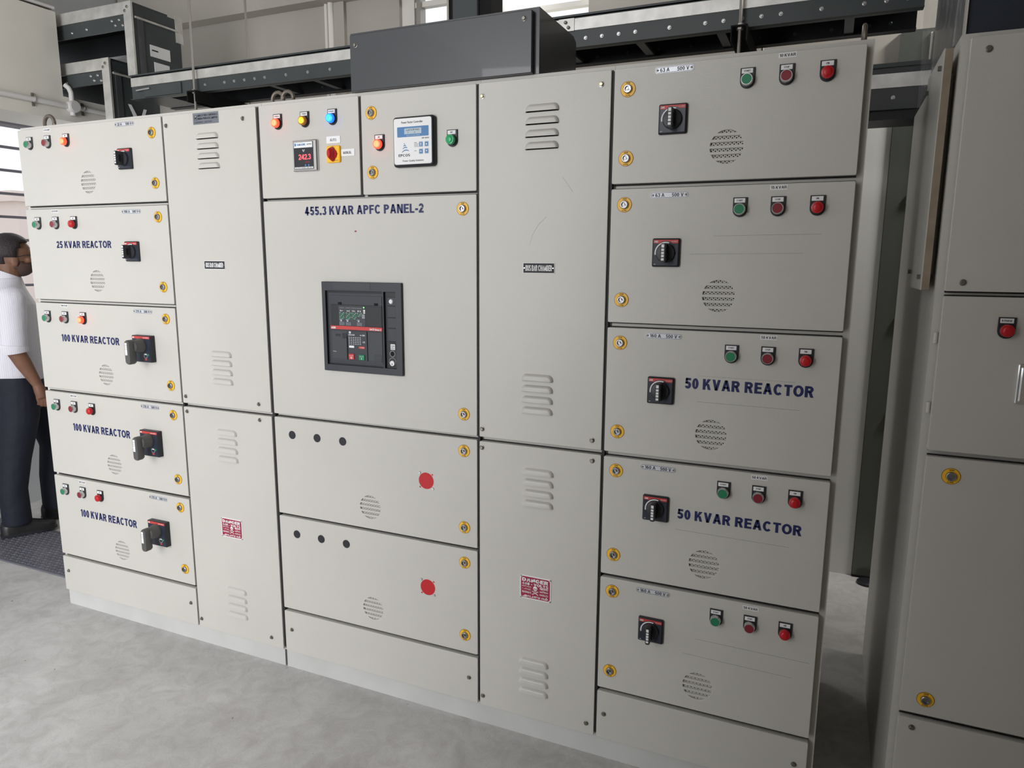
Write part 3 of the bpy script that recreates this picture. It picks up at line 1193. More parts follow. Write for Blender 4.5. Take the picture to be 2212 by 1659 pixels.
# left bus bar chamber -----------------------------------------------------------
C2 = cabinet('bus_bar_cabinet', -2.2860, -1.8345, 'narrow pale grey bus bar cabinet with maker plate, left of the breaker cabinet')
lv = [(-2.068, z) for z in (2.0125, 1.978, 1.944, 1.910, 1.228, 1.194, 1.159, 1.124)]
d = door(C2, 'cover_panel', -2.2816, -1.841, 1.033, 2.104, louvres=lv)
for x, z in ((-2.264, 2.068), (-1.898, 2.068), (-2.264, 1.060), (-1.897, 1.060)):
    hw('screw', 'screw', screw_mb, (x, 0, z), d)
hw('bbplate', 'name_plate', busbar_plate_mb, (-2.0705, 0, 1.5665), d, 'black plate reading BUS BAR CHAMBER')
b = MB()
b.slab(-2.1295, -2.009, 2.0620, 2.1010, 0, -0.0014, 0.001, 0.0003, 'dullplate')
b.box(-2.123, -2.108, -0.0018, -0.001, 2.076, 2.093, 'ink')
b.box(-2.1205, -2.1105, -0.0022, -0.001, 2.078, 2.091, 'silver')
b.text('M', -2.1195, -2.1115, 2.079, 2.090, -0.0022, 'ink', 0.05)
b.text('MULTI TEK CONTROLS', -2.105, -2.013, 2.0880, 2.0950, -0.0014, 'ink', 0.04)
b.text('INDIA PRIVATE LIMITED', -2.105, -2.013, 2.0775, 2.0845, -0.0014, 'ink', 0.04)
b.box(-2.126, -2.012, -0.0016, -0.001, 2.0720, 2.0727, 'ink')
b.box(-2.126, -2.012, -0.0016, -0.001, 2.0655, 2.0662, 'ink')
b.text('CHENNAI - 600 058', -2.124, -2.040, 2.0672, 2.0708, -0.0014, 'ink')
b.build('maker_plate', d)
lv = [(-2.066, z) for z in (0.926, 0.891, 0.856, 0.821, 0.280, 0.245, 0.211, 0.176)]
d = door(C2, 'cover_panel', -2.2816, -1.841, 0.089, 1.018, louvres=lv)
for x, z in ((-2.263, 1.000), (-1.897, 1.000), (-2.266, 0.126), (-1.898, 0.127)):
    hw('screw', 'screw', screw_mb, (x, 0, z), d)
hw('danger', 'danger_sign', danger_mb, (-2.0685, 0, 0.5490), d, 'crimson danger plate with skull')
seal_gap_shade(C2, -1.8406, -1.8276, 0.10, 2.10)

# breaker cabinet -----------------------------------------------------------
C3 = cabinet('breaker_cabinet', -1.8335, -0.9925, 'wide pale grey middle cabinet with large breaker, controller and coloured lamps')
seal_gap_shade(C3, -0.9962, -0.9884, 0.10, 2.10)
MB().box(-1.4166, -1.4074, 0.0060, 0.0222, 1.80, 2.10, 'gasket_shade').build('seal_gap_shade', C3)  # fills the gap between the two upper doors with seal and shade black
da = door(C3, 'door', -1.827, -1.417, 1.797, 2.104)
op('lit_red', 'R PHASE', -1.744, 2.071, da)
op('lit_yellow', 'Y PHASE', -1.630, 2.071, da)
op('lit_blue', 'B PHASE', -1.518, 2.071, da)
# voltmeter
b = MB()
b.slab(-1.682, -1.580, 1.880, 1.980, 0, -0.010, 0.003, 0.003, 'steel')
b.slab(-1.6750, -1.5935, 1.8860, 1.9750, -0.0095, -0.0104, 0.002, 0.0003, 'black')
b.box(-1.6725, -1.5965, -0.0110, -0.0100, 1.9555, 1.9735, 'white')
b.text('ELMEASURE', -1.6600, -1.6250, 1.9625, 1.9685, -0.0110, 'blue', 0.04)
b.box(-1.6700, -1.6640, -0.0114, -0.0105, 1.9610, 1.9700, 'blue')
b.text('ALPHA', -1.6190, -1.6000, 1.9635, 1.9680, -0.0110, 'ink')
b.text('V', -1.6390, -1.6290, 1.9420, 1.9500, -0.0104, 'white')
b.text('242.3', -1.6550, -1.6050, 1.9175, 1.9340, -0.0104, 'led_red', 0.0)
b.text('1 1 1', -1.6280, -1.6120, 1.9060, 1.9110, -0.0104, 'redstrip')
for x in (-1.6270, -1.6140):
    b.lathe(x, 1.8985, [(0.0035, -0.0100), (0.0035, -0.0112)], 'blue', 12)
b.box(-1.6720, -1.5960, -0.0110, -0.0100, 1.8880, 1.8935, 'white')
b.text('ALPHA SERIES METER', -1.6690, -1.6000, 1.8893, 1.8922, -0.0110, 'ink')
b.build('voltmeter', da)
b = MB()
b.slab(-1.5455, -1.4905, 1.9645, 1.9865, 0, -0.0016, 0.001, 0.0003, 'white')
b.text('AUTO', -1.5310, -1.5060, 1.9705, 1.9790, -0.0016, 'ink')
b.build('label_plate', da)
b = MB()
b.slab(-1.4885, -1.4360, 1.9215, 1.9435, 0, -0.0016, 0.001, 0.0003, 'white')
b.text('MANUAL', -1.4800, -1.4470, 1.9280, 1.9365, -0.0016, 'ink')
b.build('label_plate', da)
b = MB()
b.slab(-1.5440, -1.4900, 1.9025, 1.9560, 0, -0.0075, 0.006, 0.0025, 'yellow')
b.lathe(-1.5170, 1.9290, [(0.0170, -0.007), (0.0170, -0.011), (0.0150, -0.013)], 'red', 28)
g = [(math.cos(2 * PI * i / 20), math.sin(2 * PI * i / 20)) for i in range(20)]
b.loft([[(-1.5170 + 0.0115 * k * x, y, 1.9290 + 0.0235 * k * z) for x, z in g] for y, k in ((-0.011, 1.0), (-0.020, 0.85), (-0.030, 0.62), (-0.032, 0.5))], 'red')
b.text('1', -1.5185, -1.5165, 1.9530, 1.9548, -0.0075, 'ink')
b.box(-1.4990, -1.4970, -0.0079, -0.007, 1.9285, 1.9305, 'ink')
b.box(-1.5110, -1.4960, -0.0079, -0.007, 1.9085, 1.9095, 'ink')
b.build('selector_switch', da)['label'] = 'yellow selector switch with red knob'

db = door(C3, 'door', -1.407, -0.9966, 1.797, 2.104)
for z in (2.048, 1.8655):
    hw('lock', 'quarter_turn_lock', lock_mb, (-1.3685, 0, z), db)
op('lit_red', 'ON', -1.338, 1.980, db)
op('green', 'OFF', -1.0765, 1.9785, db)
# power factor controller
b = MB()
b.slab(-1.2800, -1.1320, 1.8750, 2.0250, 0, -0.017, 0.010, 0.006, 'black', 6)
yf = -0.0175
b.slab(-1.2745, -1.1400, 1.8825, 2.0195, -0.0165, yf, 0.007, 0.0003, 'white', 6)
b.text('Power Factor Controller', -1.2465, -1.1700, 2.0040, 2.0105, yf, 'ink', 0.01)
b.slab(-1.2620, -1.1500, 1.9640, 1.9940, -0.017, -0.0180, 0.002, 0.0002, 'blue')
b.slab(-1.2360, -1.1750, 1.9720, 1.9890, -0.0178, -0.0184, 0.001, 0.0001, 'lcd')
b.text('cosP 0.99 IND', -1.2300, -1.1820, 1.9815, 1.9865, -0.0184, 'slate')
b.text('1', -1.2240, -1.2220, 1.9745, 1.9785, -0.0184, 'slate')
b.text('6', -1.2000, -1.1970, 1.9745, 1.9785, -0.0184, 'slate')
b.text('1 2 3 4 5 6 7 8 9', -1.2280, -1.1820, 1.9665, 1.9690, -0.0180, 'white')
b.text('BR 6000', -1.1740, -1.1490, 1.9560, 1.9600, yf, 'ink')
b.text('EPCOS', -1.2585, -1.2170, 1.9060, 1.9135, yf, 'ink', 0.03)
for k, (wa, wb, z) in enumerate(((0.0010, 0.0016, 1.9440), (0.0028, 0.0046, 1.9375), (0.0055, 0.0080, 1.9300), (0.0090, 0.0125, 1.9200))):
    cx = -1.2370 + 0.0012 * k
    n = 8
    up = [(cx + wb * (2 * i / n - 1), z + 0.0040 * (1 - (2 * i / n - 1) ** 2) * (0.4 + 0.25 * k) + (i / n) * 0.0012 * k) for i in range(n + 1)]
    lo = [(x, zz - 0.0030 + 0.0006 * abs(2 * i / n - 1)) for i, (x, zz) in enumerate(up)]
    vs = [(x, yf - 0.0004, zz) for x, zz in up] + [(x, yf - 0.0004, zz) for x, zz in lo]
    b.add(vs, [(i, i + 1, i + n + 2, i + n + 1) for i in range(n)], 'blue')
for ix, x in enumerate((-1.1775, -1.1575)):
    for iz, z in enumerate((1.9400, 1.9190)):
        b.slab(x - 0.0075, x + 0.0075, z - 0.0082, z + 0.0082, yf + 0.0005, yf - 0.0004, 0.002, 0.0001, 'lcd')
        b.slab(x - 0.0055, x + 0.0055, z - 0.0060, z + 0.0060, yf, yf - 0.0009, 0.001, 0.0001, 'blue')
        if ix == 1:
            s = 1 if iz == 0 else -1
            b.prism([(x - 0.003, z - 0.0025 * s), (x + 0.003, z - 0.0025 * s), (x, z + 0.003 * s)], yf - 0.0012, yf, 'white')
        elif iz == 0:
            for q in (-0.0028, 0, 0.0028):
                b.box(x - 0.0025, x + 0.0025, yf - 0.0012, yf, z + q - 0.0007, z + q + 0.0007, 'white')
        else:
            b.prism([(x - 0.003, z - 0.001), (x, z - 0.001), (x, z - 0.0028), (x + 0.0032, z), (x, z + 0.0028), (x, z + 0.001), (x - 0.003, z + 0.001)], yf - 0.0012, yf, 'white')
for k, t in enumerate(('Auto', 'Program', 'Manual', 'Service')):
    b.text(t, -1.2010, -1.2010 + 0.0022 * len(t), 1.9445 - 0.0038 * k, 1.9468 - 0.0038 * k, yf, 'ink')
b.text('Enter', -1.2010, -1.1930, 1.9205, 1.9225, yf, 'ink')
b.text('Power Quality Solutions', -1.2435, -1.1690, 1.8890, 1.8955, yf, 'ink', 0.01)
b.build('power_factor_controller', db)

dm = door(C3, 'door', -1.827, -0.9966, 1.033, 1.787)
lettering(dm, '455.3 KVAR APFC PANEL-2', -1.647, -1.182, 1.736, 1.7645)
for z in (1.745, 1.101):
    hw('lock', 'quarter_turn_lock', lock_mb, (-1.0435, 0, z), dm)
# the stain left of centre
MB().prism([(-1.4475, 1.6795), (-1.441, 1.6785), (-1.4365, 1.682), (-1.443, 1.6845)], -0.0003, 0, 'crimson').build('stain', dm)
# air circuit breaker
X0, X1, Z0, Z1 = -1.5825, -1.2645, 1.2100, 1.5155


def ux(u):
    return X0 + (X1 - X0) * u


def vz(v):
    return Z1 - (Z1 - Z0) * v


b = MB()
vs, fs = holed(rrect(X0, X1, Z0, Z1, 0.002, 2), [rrect(ux(0.045), ux(0.765), vz(0.925), vz(0.10), 0), rrect(ux(0.785), ux(0.925), vz(0.925), vz(0.10), 0)], -0.0105, 0.0, 0.0015)
b.add(vs, fs, 'acb')
b.box(ux(0.155), ux(0.625), -0.0112, -0.0104, vz(0.085), vz(0.012), 'acb3')
b.box(ux(0.04), ux(0.93), -0.0012, -0.0004, vz(0.93), vz(0.095), 'acb2')


def blk(u0, u1, v0, v1, y0, key):
    b.slab(ux(u0), ux(u1), vz(v1), vz(v0), -0.0006, y0, 0.001, 0.0005, key)


# inner surround and breaker front
blk(0.070, 0.765, 0.120, 0.910, -0.0030, 'acb')
blk(0.105, 0.750, 0.150, 0.890, -0.0045, 'acb')
blk(0.100, 0.752, 0.250, 0.490, -0.0062, 'acb2')
blk(0.205, 0.545, 0.262, 0.485, -0.0068, 'acb3')
blk(0.555, 0.745, 0.265, 0.480, -0.0067, 'acb2')
b.slab(ux(0.098), ux(0.755), vz(0.525), vz(0.486), -0.005, -0.0085, 0.001, 0.0005, 'redstrip')
b.text('ABB', ux(0.105), ux(0.165), vz(0.520), vz(0.497), -0.0085, 'white', 0.06)
b.text('SACE Emax 2', ux(0.600), ux(0.745), vz(0.520), vz(0.500), -0.0085, 'white', 0.03)
for u in (0.200, 0.660):
    b.box(ux(u), ux(u + 0.040), -0.0070, -0.003, vz(0.250), vz(0.225), 'dark')
blk(0.315, 0.560, 0.535, 0.865, -0.0075, 'acb')
blk(0.105, 0.300, 0.540, 0.860, -0.0052, 'acb3')
blk(0.570, 0.745, 0.540, 0.860, -0.0052, 'acb3')
blk(0.640, 0.735, 0.790, 0.870, -0.0058, 'acb')
blk(0.240, 0.300, 0.570, 0.625, -0.0060, 'acb2')
blk(0.150, 0.215, 0.580, 0.605, -0.0058, 'acb2')
b.box(ux(0.298), ux(0.312), -0.0072, -0.003, vz(0.860), vz(0.600), 'dark')
yb = -0.0068
b.lathe(ux(0.530), vz(0.275), [(0.0022, yb), (0.0022, yb - 0.0006)], 'led_green', 10)
for c, u0 in enumerate((0.215, 0.298, 0.370, 0.440)):
    b.box(ux(u0), ux(u0 + 0.062), yb - 0.0003, yb, vz(0.2865), vz(0.2850), 'silver')
    b.text(('Ir', 'tsd', 'I2t', 'Ii')[c], ux(u0 + 0.012), ux(u0 + 0.050), vz(0.325), vz(0.308), yb, 'white')
    for r in range(5 if c != 3 else 3):
        for q in range(4):
            b.box(ux(u0 + 0.003 + 0.016 * q), ux(u0 + 0.012 + 0.016 * q), yb - 0.0003, yb, vz(0.3445 + 0.0155 * r), vz(0.3375 + 0.0155 * r), 'green_l' if (r + q) % 3 else 'silver')
    if c != 2:
        b.box(ux(u0), ux(u0 + 0.034), yb - 0.0003, yb, vz(0.4180), vz(0.4120), 'lcd')
        b.box(ux(u0 + 0.010), ux(u0 + 0.030), yb - 0.0003, yb, vz(0.4360), vz(0.4240), 'silver')
        for r in range(3):
            for q in range(4):
                b.box(ux(u0 + 0.002 + 0.016 * q), ux(u0 + 0.009 + 0.016 * q), yb - 0.0003, yb, vz(0.4515 + 0.0125 * r), vz(0.4455 + 0.0125 * r), 'lcd')
for v0, v1 in ((0.300, 0.320), (0.326, 0.340)):
    b.box(ux(0.524), ux(0.545), yb - 0.0003, yb, vz(v1), vz(v0), 'white')
for r in range(4):
    b.box(ux(0.505), ux(0.540), yb - 0.0003, yb, vz(0.357 + 0.012 * r), vz(0.352 + 0.012 * r), 'silver')
yb = -0.0075
b.lathe(ux(0.345), vz(0.555), [(0.0045, yb), (0.0045, yb - 0.0004)], 'silver', 14)
b.text('SACE E1.2C', ux(0.325), ux(0.405), vz(0.588), vz(0.574), yb, 'white', 0.03)
b.text('Iu 1250', ux(0.475), ux(0.535), vz(0.588), vz(0.574), yb, 'white', 0.03)
for r in range(5):
    for q in range(6):
        b.box(ux(0.326 + 0.028 * q), ux(0.342 + 0.028 * q), yb - 0.0003, yb, vz(0.612 + 0.0185 * r), vz(0.606 + 0.0185 * r), 'silver')
b.text('CE', ux(0.505), ux(0.535), vz(0.665), vz(0.648), yb, 'white')
b.slab(ux(0.330), ux(0.395), vz(0.725), vz(0.700), yb, yb - 0.0008, 0.0008, 0.0001, 'white')
b.slab(ux(0.455), ux(0.530), vz(0.730), vz(0.705), yb, yb - 0.0008, 0.0005, 0.0001, 'redstrip')
b.text('CLOSED', ux(0.475), ux(0.524), vz(0.722), vz(0.713), yb - 0.0008, 'white')
b.slab(ux(0.325), ux(0.395), vz(0.855), vz(0.793), yb, yb - 0.003, 0.001, 0.0006, 'redstrip')
b.text('Push OFF', ux(0.335), ux(0.386), vz(0.817), vz(0.809), yb - 0.003, 'white')
b.text('O', ux(0.350), ux(0.372), vz(0.847), vz(0.826), yb - 0.003, 'white', 0.05)
b.slab(ux(0.455), ux(0.528), vz(0.858), vz(0.796), yb, yb - 0.003, 0.001, 0.0006, 'green')
b.text('Push ON', ux(0.466), ux(0.516), vz(0.820), vz(0.812), yb - 0.003, 'white')
b.box(ux(0.488), ux(0.494), yb - 0.0034, yb - 0.0028, vz(0.850), vz(0.829), 'white')
b.text('Ekip', ux(0.115), ux(0.155), vz(0.783), vz(0.773), -0.0052, 'white')
# side column of modules
for v0, v1 in ((0.155, 0.245), (0.250, 0.370), (0.376, 0.485), (0.491, 0.630), (0.636, 0.900)):
    blk(0.820, 0.922, v0, v1, -0.0050, 'acb' if v1 < 0.64 else 'acb2')
b.lathe(ux(0.868), vz(0.200), [(0.0086, -0.004), (0.0086, -0.006), (0.0070, -0.0085), (0.0062, -0.0085)], 'silver', 20)
b.lathe(ux(0.868), vz(0.200), [(0.0062, -0.006), (0.0060, -0.0095)], 'white', 20)
b.box(ux(0.843), ux(0.912), -0.0056, -0.004, vz(0.722), vz(0.652), 'dark')
b.slab(ux(0.852), ux(0.908), vz(0.720), vz(0.658), -0.005, -0.0075, 0.0005, 0.0002, 'white')
b.text('PUSH', ux(0.860), ux(0.902), vz(0.682), vz(0.672), -0.0075, 'ink', 0.03)
b.text('WITH', ux(0.862), ux(0.900), vz(0.697), vz(0.688), -0.0075, 'ink')
b.text('FINGER', ux(0.860), ux(0.902), vz(0.712), vz(0.703), -0.0075, 'ink')
b.ring(ux(0.868), vz(0.765), 0.0095, 0.0102, -0.0054, -0.0049, 'silver', 24)
b.lathe(ux(0.868), vz(0.765), [(0.0068, -0.0045), (0.0068, -0.0056)], 'dark', 20)
b.ring(ux(0.868), vz(0.850), 0.0125, 0.0130, -0.0054, -0.0049, 'silver', 24)
b.lathe(ux(0.870), vz(0.868), [(0.0090, -0.0045), (0.0090, -0.0085), (0.0080, -0.0095)], 'white', 22)
b.box(ux(0.866), ux(0.874), -0.0099, -0.0090, vz(0.885), vz(0.866), 'ink')
b.build('air_circuit_breaker', dm, angle=30)

for (z0, z1, hz, rz, vz_, lz) in ((0.652, 1.020, 0.9585, 0.8590, 0.732, (0.979, 0.718)), (0.270, 0.641, 0.5775, 0.4775, 0.350, (0.594, 0.333))):
    d = door(C3, 'door', -1.827, -0.9966, z0, z1, vents=[(-1.416, vz_)])
    for x in (-1.748, -1.636, -1.5245):
        hw('blank', 'blanking_plug', lambda: MB().lathe(0, 0, [(0.0152, 0.0), (0.0152, -0.0010), (0.0142, -0.0018)], 'black'), (x, 0, hz), d)
    q = MB()
    q.lathe(0, 0, [(0.0285, 0), (0.0285, -0.0006)], 'red', 40)
    for a in (45, 135, 225, 315):
        x, z = 0.0335 * math.cos(math.radians(a)), 0.0335 * math.sin(math.radians(a))
        q.lathe(x, z, [(0.0030, 0), (0.0030, -0.0006)], 'red', 10)
        if a in (135, 315):
            q.lathe(x * 1.06, z * 1.06, [(0.0050, 0), (0.0050, -0.0010), (0.0040, -0.0022)], 'steel', 12)
    o = q.build('meter_hole_cover', d, origin=(0, 0, 0))
    put(o, (-1.1875, 0, rz), d)
    for z in lz:
        hw('lock', 'quarter_turn_lock', lock_mb, (-1.044, 0, z), d)
d = door(C3, 'bottom_cover', -1.827, -0.9966, 0.089, 0.257)
for x, z in ((-1.794, 0.183), (-1.030, 0.179)):
    hw('screw', 'screw', screw_mb, (x, 0, z), d)
for x in (-1.805, -1.762):
    eb = MB()
    eb.torus((x, 0.075, 2.137), 0.024, 0.0065, 'ringsteel')
    eb.tube([(x, 0.075, 2.112), (x, 0.075, 2.122)], 0.014, 'ringsteel')
    eb.build('lifting_eye', C3)

# right bus bar chamber -----------------------------------------------------------
C4 = cabinet('bus_bar_cabinet', -0.9920, -0.5800, 'tall narrow grey bus bar cabinet between the breaker cabinet and the right feeder doors')
seal_gap_shade(C4, -0.5836, -0.5754, 0.10, 2.10)
lv = [(-0.786, z) for z in (2.0115, 1.977, 1.942, 1.908)] + [(-0.7915, z) for z in (1.228, 1.194, 1.160, 1.126)]
d = door(C4, 'cover_panel', -0.988, -0.584, 1.033, 2.104, louvres=lv)
for x, z in ((-0.976, 2.066), (-0.612, 2.068)):
    hw('screwb', 'screw', lambda: screw_mb('brass'), (x, 0, z), d)
for x, z in ((-0.978, 1.059), (-0.613, 1.061)):
    hw('screw', 'screw', screw_mb, (x, 0, z), d)
hw('bbplate', 'name_plate', busbar_plate_mb, (-0.7905, 0, 1.5675), d, 'black plate reading BUS BAR CHAMBER')
pencil(d, [(-0.721, 1.827, -0.705, 1.806, 0.0004), (-0.703, 1.803, -0.688, 1.783, 0.0004), (-0.821, 1.634, -0.812, 1.665, 0.0003), (-0.812, 1.665, -0.792, 1.695, 0.0003), (-0.792, 1.695, -0.768, 1.716, 0.0003)])
lv = [(-0.785, z) for z in (0.930, 0.896, 0.861, 0.827)] + [(-0.7925, z) for z in (0.284, 0.249, 0.214, 0.179)]
d = door(C4, 'cover_panel', -0.988, -0.584, 0.089, 1.018, louvres=lv)
for x, z in ((-0.979, 0.998), (-0.611, 0.998), (-0.977, 0.125), (-0.609, 0.127)):
    hw('screw', 'screw', screw_mb, (x, 0, z), d)
hw('danger', 'danger_sign', danger_mb, (-0.7890, 0, 0.5525), d, 'crimson danger plate with skull')

# right feeder column -----------------------------------------------------------
C5 = cabinet('feeder_cabinet', -0.5795, 0.0600, 'grey cabinet at the right end of the panel, five doors with black knob switches')
rate = ['63 A', '63 A', '160 A', '160 A', '160 A']
kv = ['10 KVAR', '15 KVAR', '50 KVAR', '50 KVAR', '50 KVAR']
sw5 = [(-0.411, 1.9625), (-0.4145, 1.6130), (-0.4135, 1.2285), (-0.414, 0.8790), (-0.4135, 0.4960)]
marks = [None, [(-0.291, 1.657, -0.025, 1.660, 0.0003), (-0.351, 1.609, -0.065, 1.612, 0.0003)], [(-0.312, 1.204, -0.044, 1.203, 0.0003), (-0.31, 1.277, -0.06, 1.277, 0.0002)],
         [(-0.356, 0.823, -0.045, 0.820, 0.0003)], [(-0.282, 0.495, 0.030, 0.493, 0.0003), (-0.317, 0.442, -0.013, 0.438, 0.0003)]]
for i, (z0, z1) in enumerate(ROWS):
    d = door(C5, 'door', -0.575, 0.0435, z0, z1, vents=[(-0.269, VZ[i])])
    op('start', 'START', -0.2265, BTN[i], d)
    op('stop', 'STOP', -0.133, BTN[i], d)
    op('off_red', 'ON', -0.0395, BTN[i], d)
    hw('stick' + kv[i], 'rating_sticker', lambda: sticker_mb(kv[i]), (-0.134, 0, STZ[i]), d)
    hw('rate' + rate[i], 'rating_plate', lambda: rating_mb(rate[i], '500 V'), (-0.413, 0, RTZ[i]), d)
    for z in LOCKZ[i]:
        hw('lock', 'quarter_turn_lock', lock_mb, (-0.5365, 0, z), d)
    hw('rotary', 'rotary_switch', small_rotary_mb, (sw5[i][0], 0, sw5[i][1]), d)
    if i == 2:
        lettering(d, '50 KVAR REACTOR', -0.347, -0.014, 1.2395, 1.2695, bold=0.052)
    if i == 3:
        lettering(d, '50 KVAR REACTOR', -0.351, -0.017, 0.8570, 0.8860, bold=0.052)
    if marks[i]:
        pencil(d, marks[i])
d = door(C5, 'bottom_cover', -0.575, 0.0435, 0.089, 0.252)
for x in (-0.552, 0.010):
    hw('screw', 'screw', screw_mb, (x, 0, 0.1755), d)
eb = MB()
eb.torus((0.036, 0.070, 2.136), 0.026, 0.0065, 'ringsteel', axis='x')
eb.tube([(0.036, 0.070, 2.112), (0.036, 0.070, 2.122)], 0.014, 'ringsteel')
eb.build('lifting_eye', C5)

# plinths -----------------------------------------------------------
o = MB().box(-3.135, -1.8620, 0.030, 0.79, 0.0, 0.0755, 'plinth').build('plinth')
tag(o, 'low light grey plinth under the two leftmost cabinets', 'plinth')
o = MB().box(-1.8520, 0.0550, 0.030, 0.79, 0.0, 0.0755, 'plinth').build('plinth')
tag(o, 'long light grey plinth under the breaker cabinet and the cabinets right of it', 'plinth')

# ------------------------------------------------------------------ grey box on top of the breaker cabinet
e = empty('cable_entry_box', (-1.12, 0.2, BT), 'slate grey metal box with sloping top corner standing on the breaker cabinet', 'metal box')
b = MB()
prof = [(0.022, BT + 0.001), (0.022, 2.298), (0.318, 2.298), (0.345, 2.285), (0.345, BT + 0.001)]
b.loft([[(-1.455, y, z) for y, z in prof], [(-0.806, y, z) for y, z in prof]], 'slate')
b.build('body', e)
MB().slab(-1.446, -0.822, BT + 0.001, 2.288, 0.0215, 0.004, 0.003, 0.002, 'slate').build('front_cover', e)
for x, z in ((-1.424, 2.256), (-0.846, 2.266)):
    hw('boxscrew', 'screw', screw_mb, (x, 0.004, z), e)

# ------------------------------------------------------------------ neighbouring cabinet on the right
N = empty('distribution_cabinet', (0.72, 0.5, 0), 'grey cabinet partly cut off by the right edge of the photo', 'electrical cabinet')
b = MB()
b.box(0.240, 1.25, 0.026, 1.06, 0.0, 2.108, 'paint_body')
b.build('body', N)
NR = [(1.523, 2.094), (1.130, 1.511), (0.416, 1.114), (0.060, 0.399)]
for i, (z0, z1) in enumerate(NR):
    d = door(N, 'door' if i in (1, 2) else 'cover_panel', 0.256, 0.96, z0, z1, y=0.0)
    if i == 0:
        for x, z in ((0.292, 2.065), (0.292, 1.544)):
            hw('screw', 'screw', screw_mb, (x, 0, z), d)
    if i == 1:
        op('off_red', 'R PHASE', 0.390, 1.465, d)
        b = MB()
        b.slab(0.423, 0.470, 1.262, 1.358, 0, -0.006, 0.004, 0.002, 'chrome')
        b.slab(0.428, 0.448, 1.268, 1.352, -0.005, -0.012, 0.004, 0.003, 'chrome')
        b.build('latch_handle', d)['label'] = 'chrome flush latch handle'
        for z in (1.235, 1.409):
            q = MB()
            q.tube([(0.2505, 0.018, z - 0.013), (0.2505, 0.018, z + 0.013)], 0.0052, 'paint_body')
            q.build('hinge', d)
    if i == 2:
        for z in (1.069, 0.461):
            hw('lock', 'quarter_turn_lock', lock_mb, (0.313, 0, z), d)
    if i == 3:
        hw('screw', 'screw', screw_mb, (0.289, 0, 0.374), d)
b = MB()
b.slab(0.2105, 0.2275, 1.524, 2.083, 0.335, 0.034, 0.001, 0.0005, 'tape')
b.box(0.2085, 0.2112, 0.0345, 0.345, 1.5235, 2.0835, 'paint')
sp = b.build('side_panel', N)
sp['label'] = 'grey side panel with tan taped edge'
for z, y in ((1.555, 0.06), (1.565, 0.30), (2.045, 0.06), (2.040, 0.31)):
    q = MB()
    q.tube([(0.2086, y, z), (0.2010, y, z)], 0.006, 'darkscrew', 6)
    q.build('screw', sp)
MB().box(0.2276, 0.2399, 0.10, 0.30, 1.56, 2.04, 'paint_body').build('spacer', N)

# dark box riding on the neighbouring cabinet and its polythene wrap
e = empty('riser_box', (0.75, 0.5, 2.11), 'dark navy bus duct riser standing on the right hand cabinet', 'bus duct')
navy_box = mat('dark_navy_enamel', (0.026, 0.033, 0.048), 0.4, bump=(120, 0.1, 0.001))
MB().box(0.262, 1.2, 0.16, 0.88, 2.109, 3.4, navy_box).build('body', e)
MB().box(0.256, 0.262, 0.150, 0.165, 2.109, 3.4, 'frame').build('edge_trim', e)
b = MB()
ny, nz_ = 14, 18
vs = []
for j in range(nz_ + 1):
    for i in range(ny + 1):
        y = 0.14 + 0.88 * i / ny
        z = 2.112 + 0.95 * j / nz_
        vs.append((0.2375 + 0.004 * math.sin(7 * y + 9 * z) + 0.003 * math.sin(31 * y), y, z))
fs = []
for j in range(nz_):
    for i in range(ny):
        a = j * (ny + 1) + i
        fs.append((a, a + 1, a + ny + 2, a + ny + 1))
b.add(vs, fs, 'poly')
# the wrap turns round the front edge of the riser
vs = []
for j in range(nz_ + 1):
    z = 2.112 + 0.95 * j / nz_
    for k in range(7):
        a = PI * k / 6
        vs.append((0.2475 - 0.0105 * math.cos(a) + 0.002 * math.sin(17 * z + k), 0.14 - 0.006 * math.sin(a), z))
fs = []
for j in range(nz_):
    for i in range(6):
        a = j * 7 + i
        fs.append((a, a + 1, a + 8, a + 7))
b.add(vs, fs, 'poly')
o = b.build('plastic_sheet', angle=180)
tag(o, 'clear plastic sheet hanging beside the dark riser above the right hand cabinet', 'plastic sheet')

# ------------------------------------------------------------------ bus ducts
def bolt_mb(key='steel'):
    b = MB()
    b.lathe(0, 0, [(0.0075, 0), (0.0075, -0.0012), (0.0070, -0.0016)], key, 12)
    b.lathe(0, 0, [(0.0052, -0.0012), (0.0052, -0.0050), (0.0040, -0.0060)], key, 6)
    return b


D = empty('bus_duct', (-1.0, 1.03, 2.43), 'long dark bus duct with a silver upper edge running above the whole panel', 'bus duct')


def channel(b, x0, x1, yo, s, z0, z1, key):
    """C rail; s = +1 opens backwards from its face at yo, -1 opens forwards"""
    b.box(x0, x1, min(yo, yo + s * 0.003), max(yo, yo + s * 0.003), z0, z1, key)
    b.box(x0, x1, min(yo, yo + s * 0.045), max(yo, yo + s * 0.045), z1 - 0.003, z1, key)
    b.box(x0, x1, min(yo - s * 0.012, yo + s * 0.030), max(yo - s * 0.012, yo + s * 0.030), z0, z0 + 0.003, key)


